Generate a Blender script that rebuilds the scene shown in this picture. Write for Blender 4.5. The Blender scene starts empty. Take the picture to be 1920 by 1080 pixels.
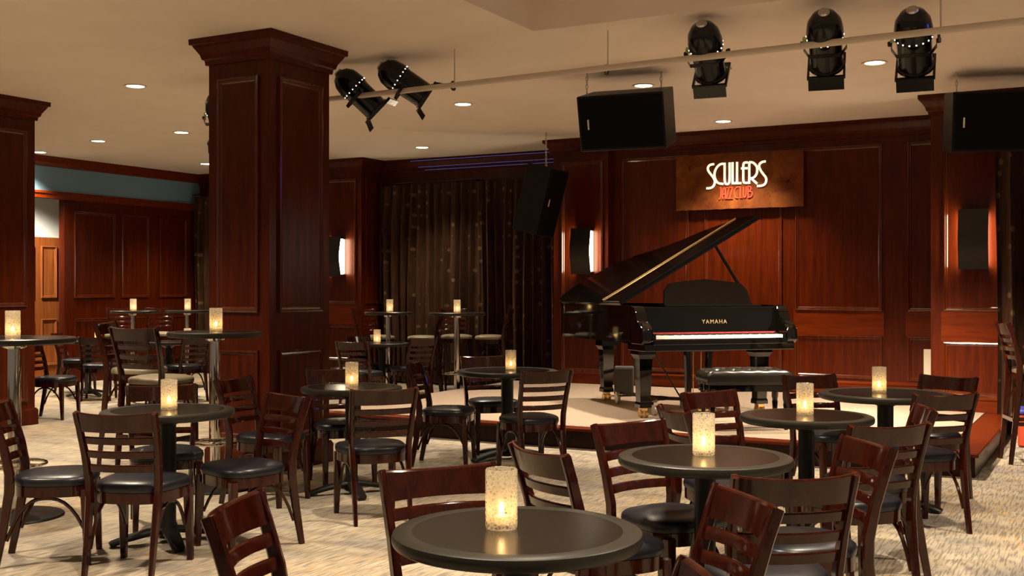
import bpy, bmesh, math, random
from mathutils import Vector, Matrix
R = math.radians
PI = math.pi
random.seed(7)
SC = bpy.context.scene
COL = SC.collection

# ------------------------------------------------------------------ camera, world, exposure
YAW = R(28.5)
CY, SY = math.cos(YAW), math.sin(YAW)
EYE = 1.42
CEIL = 3.4
cam_d = bpy.data.cameras.new('camera')
cam_d.sensor_width = 36.0
cam_d.lens = 2100 / 1920 * 36.0
cam_d.shift_y = 3 / 1920
cam = bpy.data.objects.new('camera', cam_d)
cam.location = (0, 0, EYE)
cam.rotation_euler = (R(90), 0, YAW)
COL.objects.link(cam)
SC.camera = cam

world = bpy.data.worlds.new('world')
SC.world = world
world.use_nodes = True
bg = world.node_tree.nodes['Background']
bg.inputs[0].default_value = (1.0, 0.80, 0.62, 1)
bg.inputs[1].default_value = 0.15

SC.view_settings.view_transform = 'Standard'
SC.view_settings.look = 'None'
SC.view_settings.gamma = 1.0
SC.view_settings.use_curve_mapping = False
SC.view_settings.exposure = 0.42

WARM = (1.0, 0.83, 0.62)


def pl(u, d):
    """floor-plan point: u metres right of and d metres ahead of the doorway the view is taken from"""
    return Vector((u * CY - d * SY, u * SY + d * CY, 0))


def pdir(u, d):
    v = pl(u, d)
    return math.atan2(-v.x, v.y)          # z rotation that turns local +Y to this direction


# ------------------------------------------------------------------ materials
MATS = {}


def mat(name, color, rough=0.5, metal=0.0, coat=0.0, spec=0.5, emit=None, estr=0.0, trans=0.0):
    m = bpy.data.materials.new(name)
    m.use_nodes = True
    b = m.node_tree.nodes['Principled BSDF']
    b.inputs['Base Color'].default_value = (*color, 1)
    b.inputs['Roughness'].default_value = rough
    b.inputs['Metallic'].default_value = metal
    b.inputs['Coat Weight'].default_value = coat
    b.inputs['Coat Roughness'].default_value = 0.12
    b.inputs['Specular IOR Level'].default_value = spec
    if emit:
        b.inputs['Emission Color'].default_value = (*emit, 1)
        b.inputs['Emission Strength'].default_value = estr
    b.inputs['Transmission Weight'].default_value = trans
    MATS[name] = m
    return m


def nd(m, typ, **kw):
    n = m.node_tree.nodes.new(typ)
    for k, v in kw.items():
        setattr(n, k, v)
    return n


def lk(m, a, b):
    m.node_tree.links.new(a, b)


def coords(m, scale=(1, 1, 1), src='Object', rot=(0, 0, 0)):
    tc = nd(m, 'ShaderNodeTexCoord')
    mp = nd(m, 'ShaderNodeMapping')
    mp.inputs['Scale'].default_value = scale
    mp.inputs['Rotation'].default_value = rot
    lk(m, tc.outputs[src], mp.inputs[0])
    return mp.outputs[0]


def ramp(m, fac, stops):
    r = nd(m, 'ShaderNodeValToRGB')
    el = r.color_ramp.elements
    while len(el) < len(stops):
        el.new(0.5)
    for e, (p, c) in zip(el, stops):
        e.position = p
        e.color = (*c, 1)
    lk(m, fac, r.inputs[0])
    return r.outputs[0]


def noise(m, vec, scale, detail=3, rough=0.55, dist=0.0):
    n = nd(m, 'ShaderNodeTexNoise')
    n.inputs['Scale'].default_value = scale
    n.inputs['Detail'].default_value = detail
    n.inputs['Roughness'].default_value = rough
    n.inputs['Distortion'].default_value = dist
    lk(m, vec, n.inputs['Vector'])
    return n.outputs['Fac']


def bump(m, fac, strength, dist=0.01):
    b = nd(m, 'ShaderNodeBump')
    b.inputs['Strength'].default_value = strength
    b.inputs['Distance'].default_value = dist
    lk(m, fac, b.inputs['Height'])
    lk(m, b.outputs[0], m.node_tree.nodes['Principled BSDF'].inputs['Normal'])


def base(m, col):
    lk(m, col, m.node_tree.nodes['Principled BSDF'].inputs['Base Color'])


def mixc(m, fac, a, b, typ='MIX'):
    x = nd(m, 'ShaderNodeMix', data_type='RGBA', blend_type=typ)
    if isinstance(fac, float):
        x.inputs[0].default_value = fac
    else:
        lk(m, fac, x.inputs[0])
    for i, v in ((6, a), (7, b)):
        if isinstance(v, tuple):
            x.inputs[i].default_value = (*v, 1)
        else:
            lk(m, v, x.inputs[i])
    return x.outputs[2]


def wood(name, dark, light, rough, coat=0.0, scale=(6, 6, 0.5), spec=0.16):
    m = mat(name, light, rough, coat=coat, spec=spec)
    v = coords(m, scale)
    f = noise(m, v, 4.0, 5, 0.6, 0.6)
    c = ramp(m, f, [(0.3, dark), (0.7, light)])
    base(m, c)
    return m


wood('wall_wood', (0.034, 0.0044, 0.0006), (0.084, 0.0108, 0.0012), 0.28)
wood('rail_wood', (0.070, 0.0090, 0.0009), (0.15, 0.021, 0.0018), 0.28, scale=(0.5, 6, 6))
wood('chair_wood', (0.014, 0.0022, 0.0009), (0.036, 0.0052, 0.0018), 0.13, scale=(8, 8, 2), spec=0.35)
wood('mould_wood', (0.045, 0.0065, 0.001), (0.10, 0.016, 0.002), 0.16, spec=0.45)
wood('riser_wood', (0.010, 0.0022, 0.0008), (0.026, 0.005, 0.0015), 0.3)
wood('door_wood', (0.14, 0.038, 0.009), (0.25, 0.075, 0.018), 0.35)
mat('vinyl_black', (0.006, 0.0065, 0.010), 0.34, spec=0.4)
mat('vinyl_beige', (0.20, 0.165, 0.105), 0.4)
mat('table_black', (0.007, 0.0055, 0.004), 0.24, spec=0.3)
mat('table_edge', (0.016, 0.0135, 0.009), 0.36, spec=0.35)
mat('iron_black', (0.005, 0.0045, 0.004), 0.42, spec=0.3)
mat('chrome', (0.58, 0.55, 0.49), 0.08, metal=1.0)
mat('piano_black', (0.0015, 0.0012, 0.001), 0.05, spec=0.5)
mat('brass', (0.75, 0.52, 0.22), 0.25, metal=1.0)
mat('steel', (0.55, 0.52, 0.48), 0.3, metal=1.0)
mat('ivory', (0.75, 0.70, 0.6), 0.25)
mat('felt_red', (0.22, 0.01, 0.012), 0.8)
mat('lacquer_key', (0.008, 0.008, 0.008), 0.2)
mat('leather', (0.006, 0.0045, 0.003), 0.24, spec=0.55)
mat('can_black', (0.003, 0.0025, 0.002), 0.2, spec=0.4)
mat('speaker_black', (0.0035, 0.003, 0.0025), 0.42, spec=0.22)
mat('grille', (0.0025, 0.002, 0.0018), 0.6, spec=0.1)
mat('pipe_white', (0.62, 0.52, 0.42), 0.5)
mat('plastic_white', (0.75, 0.66, 0.5), 0.45)
mat('gunmetal', (0.030, 0.026, 0.022), 0.33, metal=0.6)
mat('monitor_grey', (0.06, 0.055, 0.05), 0.6)
mat('rubber', (0.02, 0.02, 0.02), 0.6)
mat('wax', (0.8, 0.7, 0.5), 0.5, emit=(1, 0.6, 0.25), estr=0.35)
mat('flame', (1, 0.7, 0.3), 0.5, emit=(1, 0.62, 0.24), estr=26.0)
mat('lens_glow', (1, 0.9, 0.75), 0.4, emit=(1.0, 0.86, 0.66), estr=9.0)
mat('par_glow', (1, 0.9, 0.7), 0.4, emit=(1.0, 0.8, 0.5), estr=5.0)
mat('vent_glow', (1, 0.9, 0.8), 0.4, emit=(1.0, 0.92, 0.85), estr=1.6)
mat('sconce_glow', (1, 0.92, 0.8), 0.4, emit=(1.0, 0.84, 0.58), estr=26.0)
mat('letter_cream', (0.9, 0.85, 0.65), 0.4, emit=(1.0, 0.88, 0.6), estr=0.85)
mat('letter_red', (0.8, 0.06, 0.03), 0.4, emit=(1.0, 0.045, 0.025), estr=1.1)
mat('gold_letter', (0.8, 0.6, 0.3), 0.3, metal=0.8)
mat('blue_glint', (0.1, 0.1, 0.4), 0.4, emit=(0.24, 0.24, 0.80), estr=0.13)  # emission stands in for blue light reflected on the crown
mat('crate_red', (0.45, 0.06, 0.02), 0.5)
mat('crate_blue_lit', (0.05, 0.06, 0.4), 0.5)
mat('gel_green', (0.35, 0.42, 0.12), 0.5)

m = mat('ceiling_paint', (0.56, 0.47, 0.385), 0.85)
base(m, ramp(m, noise(m, coords(m, (1, 1, 1)), 2.0, 4), [(0.3, (0.76, 0.655, 0.56)), (0.7, (0.80, 0.70, 0.60))]))
mat('soffit_paint', (0.12, 0.215, 0.295), 0.8)
mat('pale_paint', (0.62, 0.66, 0.62), 0.8)

# main carpet: broken threads running up the room, beige, grey, gold and navy
m = mat('carpet', (0.4, 0.33, 0.24), 0.95, spec=0.1)
v = coords(m, (1, 1, 1))
fine = noise(m, coords(m, (85, 6, 1)), 1.0, 2, 0.5)
fine2 = noise(m, coords(m, (60, 5, 1)), 1.3, 2, 0.5)
patch = noise(m, coords(m, (1.6, 3.2, 1)), 1.0, 3, 0.6)
patch2 = noise(m, coords(m, (0.7, 0.5, 1)), 1.0, 2, 0.6)
c1 = ramp(m, patch, [(0.32, (0.25, 0.225, 0.19)), (0.5, (0.37, 0.315, 0.235)), (0.66, (0.44, 0.375, 0.275))])
c2 = mixc(m, ramp(m, fine2, [(0.52, (0, 0, 0)), (0.6, (1, 1, 1))]), c1, (0.43, 0.26, 0.085))
c2b = mixc(m, ramp(m, patch2, [(0.45, (0, 0, 0)), (0.6, (1, 1, 1))]), c1, c2)
c3 = mixc(m, ramp(m, fine, [(0.40, (0.62, 0.62, 0.62)), (0.52, (0, 0, 0))]), c2b, (0.10, 0.088, 0.085))
base(m, c3)
bump(m, noise(m, coords(m, (160, 40, 1)), 1.0, 2), 0.5, 0.006)

m = mat('stage_carpet', (0.36, 0.26, 0.18), 0.95, spec=0.1)
c = ramp(m, noise(m, v if False else coords(m, (1, 1, 1)), 140.0, 2), [(0.35, (0.23, 0.17, 0.125)), (0.65, (0.41, 0.32, 0.245))])
base(m, c)
bump(m, noise(m, coords(m, (1, 1, 1)), 220.0, 2), 0.4, 0.005)

# patterned drapes
m = mat('drape', (0.06, 0.03, 0.018), 0.8, spec=0.2)
vo = nd(m, 'ShaderNodeTexVoronoi', feature='F1')
vo.inputs['Scale'].default_value = 1.0
vo.inputs['Randomness'].default_value = 0.35
lk(m, coords(m, (8.5, 0.0, 6.0)), vo.inputs['Vector'])
dots = ramp(m, vo.outputs['Distance'], [(0.15, (1, 1, 1)), (0.2, (0, 0, 0))])
weave = ramp(m, noise(m, coords(m, (30, 1, 2)), 1.5, 3), [(0.3, (0.018, 0.0072, 0.0035)), (0.7, (0.060, 0.024, 0.0085))])
base(m, mixc(m, dots, weave, (0.13, 0.075, 0.03)))

# weathered copper of the sign
m = mat('copper_sheet', (0.3, 0.1, 0.03), 0.6, spec=0.12)
v = coords(m, (1, 1, 1))
ca = ramp(m, noise(m, v, 3.5, 6, 0.65, 0.5), [(0.3, (0.055, 0.011, 0.003)), (0.5, (0.12, 0.030, 0.005)), (0.7, (0.20, 0.062, 0.009))])
sp = ramp(m, noise(m, v, 9.0, 4, 0.7), [(0.60, (0, 0, 0)), (0.70, (1, 1, 1))])
base(m, mixc(m, sp, ca, (0.02, 0.005, 0.002)))

# crackled glass: thin wall that scatters the candle light
m = bpy.data.materials.new('crackle_glass')
MATS['crackle_glass'] = m
m.use_nodes = True
nt = m.node_tree
nt.nodes.clear()
out = nt.nodes.new('ShaderNodeOutputMaterial')
tr = nt.nodes.new('ShaderNodeBsdfTransparent')
tr.inputs[0].default_value = (0.97, 0.93, 0.86, 1)
tl = nt.nodes.new('ShaderNodeBsdfTranslucent')
tl.inputs[0].default_value = (0.95, 0.86, 0.68, 1)
df = nt.nodes.new('ShaderNodeBsdfDiffuse')
df.inputs[0].default_value = (0.8, 0.75, 0.62, 1)
gl = nt.nodes.new('ShaderNodeBsdfGlossy')
gl.inputs['Roughness'].default_value = 0.15
m1 = nt.nodes.new('ShaderNodeMixShader')
m2 = nt.nodes.new('ShaderNodeMixShader')
m3 = nt.nodes.new('ShaderNodeMixShader')
vo = nt.nodes.new('ShaderNodeTexVoronoi')
vo.feature = 'DISTANCE_TO_EDGE'
vo.inputs['Scale'].default_value = 90.0
tc = nt.nodes.new('ShaderNodeTexCoord')
cr = nt.nodes.new('ShaderNodeValToRGB')
cr.color_ramp.elements[0].position = 0.05
cr.color_ramp.elements[0].color = (0.42, 0.42, 0.42, 1)
cr.color_ramp.elements[1].position = 0.30
cr.color_ramp.elements[1].color = (0.06, 0.06, 0.06, 1)
nt.links.new(tc.outputs['Object'], vo.inputs['Vector'])
nt.links.new(vo.outputs['Distance'], cr.inputs[0])
m1.inputs[0].default_value = 0.25
nt.links.new(tl.outputs[0], m1.inputs[1])
nt.links.new(df.outputs[0], m1.inputs[2])
nt.links.new(cr.outputs[0], m2.inputs[0])
nt.links.new(tr.outputs[0], m2.inputs[1])
nt.links.new(m1.outputs[0], m2.inputs[2])
m3.inputs[0].default_value = 0.09
nt.links.new(m2.outputs[0], m3.inputs[1])
nt.links.new(gl.outputs[0], m3.inputs[2])
nt.links.new(m3.outputs[0], out.inputs[0])


# ------------------------------------------------------------------ mesh helpers
def link(o, parent=None):
    COL.objects.link(o)
    if parent is not None:
        o.parent = parent
    return o


def finish(bm, name, smooth=False, angle=35):
    bmesh.ops.recalc_face_normals(bm, faces=bm.faces[:])
    if smooth:
        for f in bm.faces:
            f.smooth = True
        a = R(angle)
        for e in bm.edges:
            if len(e.link_faces) == 2 and e.calc_face_angle(0) > a:
                e.smooth = False
    me = bpy.data.meshes.new(name)
    bm.to_mesh(me)
    bm.free()
    return me


def obj(name, bm, material, parent=None, loc=(0, 0, 0), rot=(0, 0, 0), smooth=True, angle=35):
    me = finish(bm, name, smooth, angle)
    me.materials.append(MATS[material])
    o = bpy.data.objects.new(name, me)
    o.location = loc
    o.rotation_euler = rot
    return link(o, parent)


def empty(name, loc=(0, 0, 0), rz=0.0, parent=None):
    o = bpy.data.objects.new(name, None)
    o.location = loc
    o.rotation_euler = (0, 0, rz)
    o.empty_display_size = 0.1
    return link(o, parent)


def tag(o, label, cat, group=None, kind=None):
    if label:
        o['label'] = label
    if cat:
        o['category'] = cat
    if group:
        o['group'] = group
    if kind:
        o['kind'] = kind
    return o


def copy_tree(o, parent=None):
    c = o.copy()
    link(c, parent)
    for k in ('label', 'group', 'category'):
        if parent is None and k in c.keys() and k == 'label':
            del c[k]
    for ch in list(o.children):
        copy_tree(ch, c)
    return c


def box(bm, x0, x1, y0, y1, z0, z1, bev=0.0, mtx=None, seg=1):
    vs = [bm.verts.new(p) for p in ((x0, y0, z0), (x1, y0, z0), (x1, y1, z0), (x0, y1, z0), (x0, y0, z1), (x1, y0, z1), (x1, y1, z1), (x0, y1, z1))]
    fs = [bm.faces.new([vs[i] for i in q]) for q in ((0, 3, 2, 1), (4, 5, 6, 7), (0, 1, 5, 4), (1, 2, 6, 5), (2, 3, 7, 6), (3, 0, 4, 7))]
    if bev > 0:
        es = list({e for f in fs for e in f.edges})
        r = bmesh.ops.bevel(bm, geom=es, offset=bev, segments=seg, affect='EDGES', profile=0.6)
        vs = list({v for f in r['faces'] for v in f.verts} | {v for v in vs if v.is_valid})
    if mtx is not None:
        bmesh.ops.transform(bm, matrix=mtx, verts=[v for v in vs if v.is_valid])
    return bm


def nbox(*a, **k):
    bm = bmesh.new()
    return box(bm, *a, **k)


def lathe(bm, prof, n=32, mtx=None, cx=0.0, cy=0.0):
    """profile [(r, z)] turned about the z axis"""
    rings = []
    new = []
    for r, z in prof:
        if r < 1e-6:
            v = bm.verts.new((cx, cy, z))
            new.append(v)
            rings.append([v])
        else:
            ring = [bm.verts.new((cx + r * math.cos(2 * PI * i / n), cy + r * math.sin(2 * PI * i / n), z)) for i in range(n)]
            new += ring
            rings.append(ring)
    for a, b in zip(rings, rings[1:]):
        for i in range(n):
            j = (i + 1) % n
            if len(a) == 1 and len(b) == 1:
                continue
            if len(a) == 1:
                bm.faces.new((a[0], b[j], b[i]))
            elif len(b) == 1:
                bm.faces.new((a[i], a[j], b[0]))
            else:
                bm.faces.new((a[i], a[j], b[j], b[i]))
    if mtx is not None:
        bmesh.ops.transform(bm, matrix=mtx, verts=new)
    return bm


def sweep(bm, pts, section, up=(0, 0, 1), closed=False, scales=None):
    """carry a 2-D section [(a, b)] along pts; a across, b along up"""
    pts = [Vector(p) for p in pts]
    n = len(pts)
    up = Vector(up)
    rings = []
    for i, p in enumerate(pts):
        if closed:
            t = (pts[(i + 1) % n] - pts[i - 1]).normalized()
        else:
            t = (pts[min(i + 1, n - 1)] - pts[max(i - 1, 0)]).normalized()
        side = t.cross(up)
        if side.length < 1e-5:
            side = Vector((1, 0, 0))
        side.normalize()
        nn = side.cross(t).normalized()
        sc = scales[i] if scales else 1.0
        rings.append([bm.verts.new(p + side * a * sc + nn * b * sc) for a, b in section])
    k = len(section)
    rng = range(n) if closed else range(n - 1)
    for i in rng:
        A, B = rings[i], rings[(i + 1) % n]
        for j in range(k):
            bm.faces.new((A[j], A[(j + 1) % k], B[(j + 1) % k], B[j]))
    if not closed:
        bm.faces.new(rings[0][::-1])
        bm.faces.new(rings[-1])
    return bm


def circ(r, n=8, ph=0.0):
    return [(r * math.cos(2 * PI * i / n + ph), r * math.sin(2 * PI * i / n + ph)) for i in range(n)]


def rect(w, h, c=0.0):
    a, b = w / 2, h / 2
    if c <= 0:
        return [(-a, -b), (a, -b), (a, b), (-a, b)]
    return [(-a + c, -b), (a - c, -b), (a, -b + c), (a, b - c), (a - c, b), (-a + c, b), (-a, b - c), (-a, -b + c)]


def tube(bm, p, q, r, n=8):
    d = Vector(q) - Vector(p)
    up = (0, 0, 1) if abs(d.normalized().z) < 0.95 else (0, 1, 0)
    return sweep(bm, [p, q], circ(r, n), up)


def prism(bm, outline, z0, z1):
    a = [bm.verts.new((x, y, z0)) for x, y in outline]
    b = [bm.verts.new((x, y, z1)) for x, y in outline]
    n = len(a)
    bm.faces.new(a[::-1])
    bm.faces.new(b)
    for i in range(n):
        j = (i + 1) % n
        bm.faces.new((a[i], a[j], b[j], b[i]))
    return bm


def offset_path(pts, d, closed=False):
    """shift a plan path to its right-hand side by d with mitred corners"""
    n = len(pts)
    out = []
    for i in range(n):
        p = Vector(pts[i])
        if closed:
            a, b = Vector(pts[i - 1]), Vector(pts[(i + 1) % n])
        else:
            a = Vector(pts[i - 1]) if i > 0 else None
            b = Vector(pts[i + 1]) if i < n - 1 else None
        ns = []
        if a is not None:
            t = (p - a).normalized()
            ns.append(Vector((t.y, -t.x)))
        if b is not None:
            t = (b - p).normalized()
            ns.append(Vector((t.y, -t.x)))
        if len(ns) == 1:
            o = ns[0] * d
        else:
            s = ns[0] + ns[1]
            o = s * (d / max(0.2, 1 + ns[0].dot(ns[1])))
        out.append((p.x + o.x, p.y + o.y))
    return out


def moulding(bm, path, prof, closed=False):
    """run a profile [(out, z)] along a plan path; out is to the right of travel"""
    rows = [[bm.verts.new((x, y, z)) for x, y in offset_path(path, o, closed)] for o, z in prof]
    n = len(path)
    for a, b in zip(rows, rows[1:]):
        for i in range(n if closed else n - 1):
            j = (i + 1) % n
            bm.faces.new((a[i], a[j], b[j], b[i]))
    if not closed:
        bm.faces.new([r[0] for r in rows])
        bm.faces.new([r[-1] for r in rows][::-1])
    return bm


def panel(parent, x0, x1, z0, z1, loc, rz, name='wall_panel', material='wall_wood'):
    """recessed field with a stepped moulding round it; local x along the wall, face towards -y"""
    w, h = x1 - x0, z1 - z0
    bm = bmesh.new()
    box(bm, 0.03, w - 0.03, -0.006, 0.0, 0.03, h - 0.03)
    p = obj(name, bm, material, parent, loc=(0, 0, 0), smooth=False)
    ca, sa = math.cos(rz), math.sin(rz)
    p.location = (loc[0] + x0 * ca, loc[1] + x0 * sa, z0)
    p.rotation_euler = (0, 0, rz)
    bm = bmesh.new()
    rows = []
    for ins, out in ((0.0, 0.0), (0.002, 0.02), (0.016, 0.024), (0.024, 0.012), (0.036, 0.014), (0.046, 0.005)):
        rows.append([bm.verts.new(q) for q in ((ins, -out, ins), (w - ins, -out, ins), (w - ins, -out, h - ins), (ins, -out, h - ins))])
    for a, b in zip(rows, rows[1:]):
        for i in range(4):
            j = (i + 1) % 4
            bm.faces.new((a[i], a[j], b[j], b[i]))
    obj('moulding', bm, 'mould_wood' if material == 'wall_wood' else material, p, smooth=False)
    return p


CROWN = [(0.0, 3.20), (0.02, 3.20), (0.024, 3.235), (0.04, 3.245), (0.05, 3.28), (0.085, 3.335), (0.092, 3.35), (0.11, 3.355), (0.112, 3.399), (0.0, 3.399)]


# ------------------------------------------------------------------ structure
fl = obj('floor', nbox(-16, 4.5, -3, 15, -0.12, 0.0), 'carpet', smooth=False)
tag(fl, 'striated beige, grey and gold carpet over the whole club floor', 'carpet', kind='structure')

bm = bmesh.new()


def quad(bm, *p):
    bm.faces.new([bm.verts.new(q) for q in p])


KX, KY, KZ = -3.95, 7.62, 4.05
quad(bm, (-16, -3, CEIL), (KX, -3, CEIL), (KX, 15, CEIL), (-16, 15, CEIL))
quad(bm, (KX, KY, CEIL), (4.5, KY, CEIL), (4.5, 15, CEIL), (KX, 15, CEIL))
quad(bm, (KX, -3, CEIL), (KX, KY, CEIL), (KX, KY, KZ), (KX, -3, KZ))
quad(bm, (KX, KY, CEIL), (4.5, KY, CEIL), (4.5, KY, KZ), (KX, KY, KZ))
quad(bm, (KX, -3, KZ), (4.5, -3, KZ), (4.5, KY, KZ), (KX, KY, KZ))
quad(bm, (-16, -3, 4.15), (4.5, -3, 4.15), (4.5, 15, 4.15), (-16, 15, 4.15))
ce = obj('ceiling', bm, 'ceiling_paint', smooth=False)
tag(ce, 'plain warm cream ceiling with a raised coffer over the front tables', 'ceiling', kind='structure')

BACK = [(-14.0, 14.46), (-10.95, 14.46), (-10.95, 13.75), (-10.05, 13.75), (-10.05, 14.3), (-6.62, 14.3), (-6.62, 13.35), (-5.83, 13.35), (-5.83, 13.5), (-1.7, 13.5), (-1.7, 12.1), (4.4, 12.1)]
bm = bmesh.new()
inner = BACK
outer = offset_path(BACK, -0.12)
for z0, z1 in ((0.0, CEIL),):
    a = [bm.verts.new((x, y, z0)) for x, y in inner]
    b = [bm.verts.new((x, y, z1)) for x, y in inner]
    c = [bm.verts.new((x, y, z0)) for x, y in outer]
    d = [bm.verts.new((x, y, z1)) for x, y in outer]
    for i in range(len(BACK) - 1):
        bm.faces.new((a[i], a[i + 1], b[i + 1], b[i]))
        bm.faces.new((c[i], d[i], d[i + 1], c[i + 1]))
        bm.faces.new((b[i], b[i + 1], d[i + 1], d[i]))
wb = obj('wall_back', bm, 'wall_wood', smooth=False)
tag(wb, 'mahogany panelled back wall with pilasters behind the stage', 'wall', kind='structure')
tc_ = obj('trim_1', moulding(bmesh.new(), BACK, CROWN), 'wall_wood', smooth=False)
tag(tc_, 'stepped mahogany crown moulding along the back wall', 'crown moulding', kind='structure')
bb = obj('baseboard_back', moulding(bmesh.new(), BACK[4:], [(0.0, 0.19), (0.02, 0.19), (0.02, 0.30), (0.03, 0.315), (0.03, 0.33), (0.012, 0.345), (0.0, 0.35)]), 'rail_wood', smooth=False)
tag(bb, 'low mahogany baseboard behind the stage platform', 'baseboard', kind='structure')

# panels of the stage wall (upper and lower rows) and the dado rail band between them
for x0, x1 in ((-5.72, -4.78), (-4.58, -3.60), (-3.44, -2.43), (-2.15, -1.74)):
    panel(wb, x0, x1, 1.17, 3.12, (0, 13.5), 0)
    panel(wb, x0, x1, 0.37, 0.88, (0, 13.5), 0)
    obj('dado_rail', nbox(x0 - 0.02, x1 + 0.02, 13.492, 13.5, 0.88, 1.17), 'rail_wood', wb, smooth=False)
for x0, x1, yy in ((-6.50, -5.90, 13.35), (-10.86, -10.14, 13.75), (-1.58, -0.72, 12.1)):
    panel(wb, x0, x1, 1.20, 3.10, (0, yy), 0)
    panel(wb, x0, x1, 0.34, 0.89, (0, yy), 0)
    obj('dado_rail', nbox(x0 - 0.02, x1 + 0.02, yy - 0.008, yy, 0.89, 1.20), 'rail_wood', wb, smooth=False)
panel(wb, 12.2, 13.4, 1.20, 3.10, (-1.7, 0), R(90) * -1) if False else None
panel(wb, 0.06, 0.46, 1.20, 3.10, (-10.05, 13.79), R(90))

# left wall: timber panels, painted band above, passage opening at its near end
bm = bmesh.new()
box(bm, -14.12, -14.0, 11.63, 14.58, 0, 2.80)
wl = obj('wall_left', bm, 'wall_wood', smooth=False)
tag(wl, 'dark panelled wall at the far left end of the club', 'wall', kind='structure')
for y0, y1 in ((11.80, 12.60), (12.72, 13.30), (13.52, 14.14)):
    panel(wl, 0, y1 - y0, 1.29, 2.62, (-14.0, y0), R(90))
    panel(wl, 0, y1 - y0, 0.25, 0.98, (-14.0, y0), R(90))
ws = obj('wall_soffit', nbox(-14.12, -14.0, 7.0, 14.58, 2.88, 3.4), 'soffit_paint', smooth=False)
tag(ws, 'blue-grey painted soffit band above the far left panelling', 'wall', kind='structure')
t2 = obj('trim_2', moulding(bmesh.new(), [(-14.0, 7.0), (-14.0, 14.46)], [(0, 2.77), (0.03, 2.78), (0.035, 2.83), (0.05, 2.85), (0.05, 2.885), (0, 2.885)]), 'rail_wood', smooth=False)
tag(t2, 'mahogany picture rail under the painted soffit', 'moulding', kind='structure')
t3 = obj('trim_3', moulding(bmesh.new(), [(-14.0, 7.0), (-14.0, 14.46)], [(o * 0.8, z + 0.0) for o, z in [(0, 3.25), (0.03, 3.26), (0.05, 3.31), (0.09, 3.36), (0.1, 3.399), (0, 3.399)]]), 'rail_wood', smooth=False)
tag(t3, 'mahogany crown moulding above the painted soffit', 'crown moulding', kind='structure')
wp = obj('wall_passage', nbox(-15.3, -15.2, 8.0, 14.4, 0, 3.4), 'pale_paint', smooth=False)
tag(wp, 'pale painted wall of the passage beyond the far left opening', 'wall', kind='structure')
dr = empty('door_1', (-15.2, 11.3, 0), R(90))
tag(dr, 'lit brown panelled door in the passage at the far left', 'door', kind='structure')
obj('door_leaf', nbox(0, 1.9, -0.05, 0.0, 0.0, 2.26, 0.006), 'door_wood', dr, smooth=False)
for x0, x1 in ((0.12, 0.70), (0.83, 1.13), (1.26, 1.78)):
    panel(dr, x0, x1, 1.28, 2.12, (0, -0.05), 0, 'door_panel', 'door_wood')
    panel(dr, x0, x1, 0.2, 0.95, (0, -0.05), 0, 'door_panel', 'door_wood')


# ------------------------------------------------------------------ columns
def column(x0, x1, y0, y1, label):
    t = empty('wood_column', ((x0 + x1) / 2, (y0 + y1) / 2, 0))
    tag(t, label, 'column', 'panelled columns')
    w, d = (x1 - x0) / 2, (y1 - y0) / 2
    obj('shaft', nbox(-w, w, -d, d, 0, 3.39), 'wall_wood', t, smooth=False)
    loop = [(-w, -d), (-w, d), (w, d), (w, -d)][::-1]
    loop = [(-w, -d), (w, -d), (w, d), (-w, d)]
    obj('capital', moulding(bmesh.new(), loop, CROWN, True), 'wall_wood', t, smooth=False)
    obj('plinth', moulding(bmesh.new(), loop, [(0, 0), (0.025, 0), (0.025, 0.15), (0.012, 0.175), (0, 0.18)], True), 'wall_wood', t, smooth=False)
    for (lx, ly, rz, ww) in ((-w, -d, 0, 2 * w), (w, -d, R(90), 2 * d), (w, d, R(180), 2 * w), (-w, d, R(270), 2 * d)):
        panel(t, 0.1, ww - 0.1, 1.24, 3.08, (lx, ly), rz, 'shaft_panel')
        panel(t, 0.1, ww - 0.1, 0.25, 0.95, (lx, ly), rz, 'shaft_panel')
    return t


column(-6.37, -5.75, 6.68, 7.42, 'square mahogany column with crown capital standing beside the centre-left tables')
column(-10.76, -10.06, 7.16, 7.98, 'dark mahogany column cut off by the left edge of the photo')

# ------------------------------------------------------------------ stage platform
SZ = 0.19
st = empty('stage_platform', (-4.0, 9.05, 0))
tag(st, 'low carpeted stage platform with dark wood edge under the grand piano', 'stage')
sx0, sx1, sy0 = -7.2 + 4.0, -0.93 + 4.0, 0.0
SYB = 4.45
bm = bmesh.new()
prism(bm, [(sx0 + 0.02, 0.03), (sx1 - 0.03, 0.03), (sx1 - 0.03, 3.04), (sx1 - 0.78, 3.04), (sx1 - 0.78, 4.29), (sx0 + 0.02, 4.29)], 0.0, SZ - 0.012)
obj('riser', bm, 'riser_wood', st, smooth=False)
bm = bmesh.new()
prism(bm, [(sx0, 0.10), (sx1 - 0.26, 0.10), (sx1 - 0.26, 3.04), (sx1 - 0.78, 3.04), (sx1 - 0.78, 4.29), (sx0, 4.29)], SZ - 0.012, SZ)
obj('stage_carpet', bm, 'stage_carpet', st, smooth=False)
bm = bmesh.new()
box(bm, sx0, sx1, -0.01, 0.10, SZ - 0.035, SZ - 0.002, 0.008)
obj('nosing', bm, 'rail_wood', st, smooth=False)
bm = bmesh.new()
box(bm, sx1 - 0.26, sx1, 0.10, 3.03, SZ - 0.035, SZ - 0.002, 0.008)
obj('nosing', bm, 'rail_wood', st, smooth=False)


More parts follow.
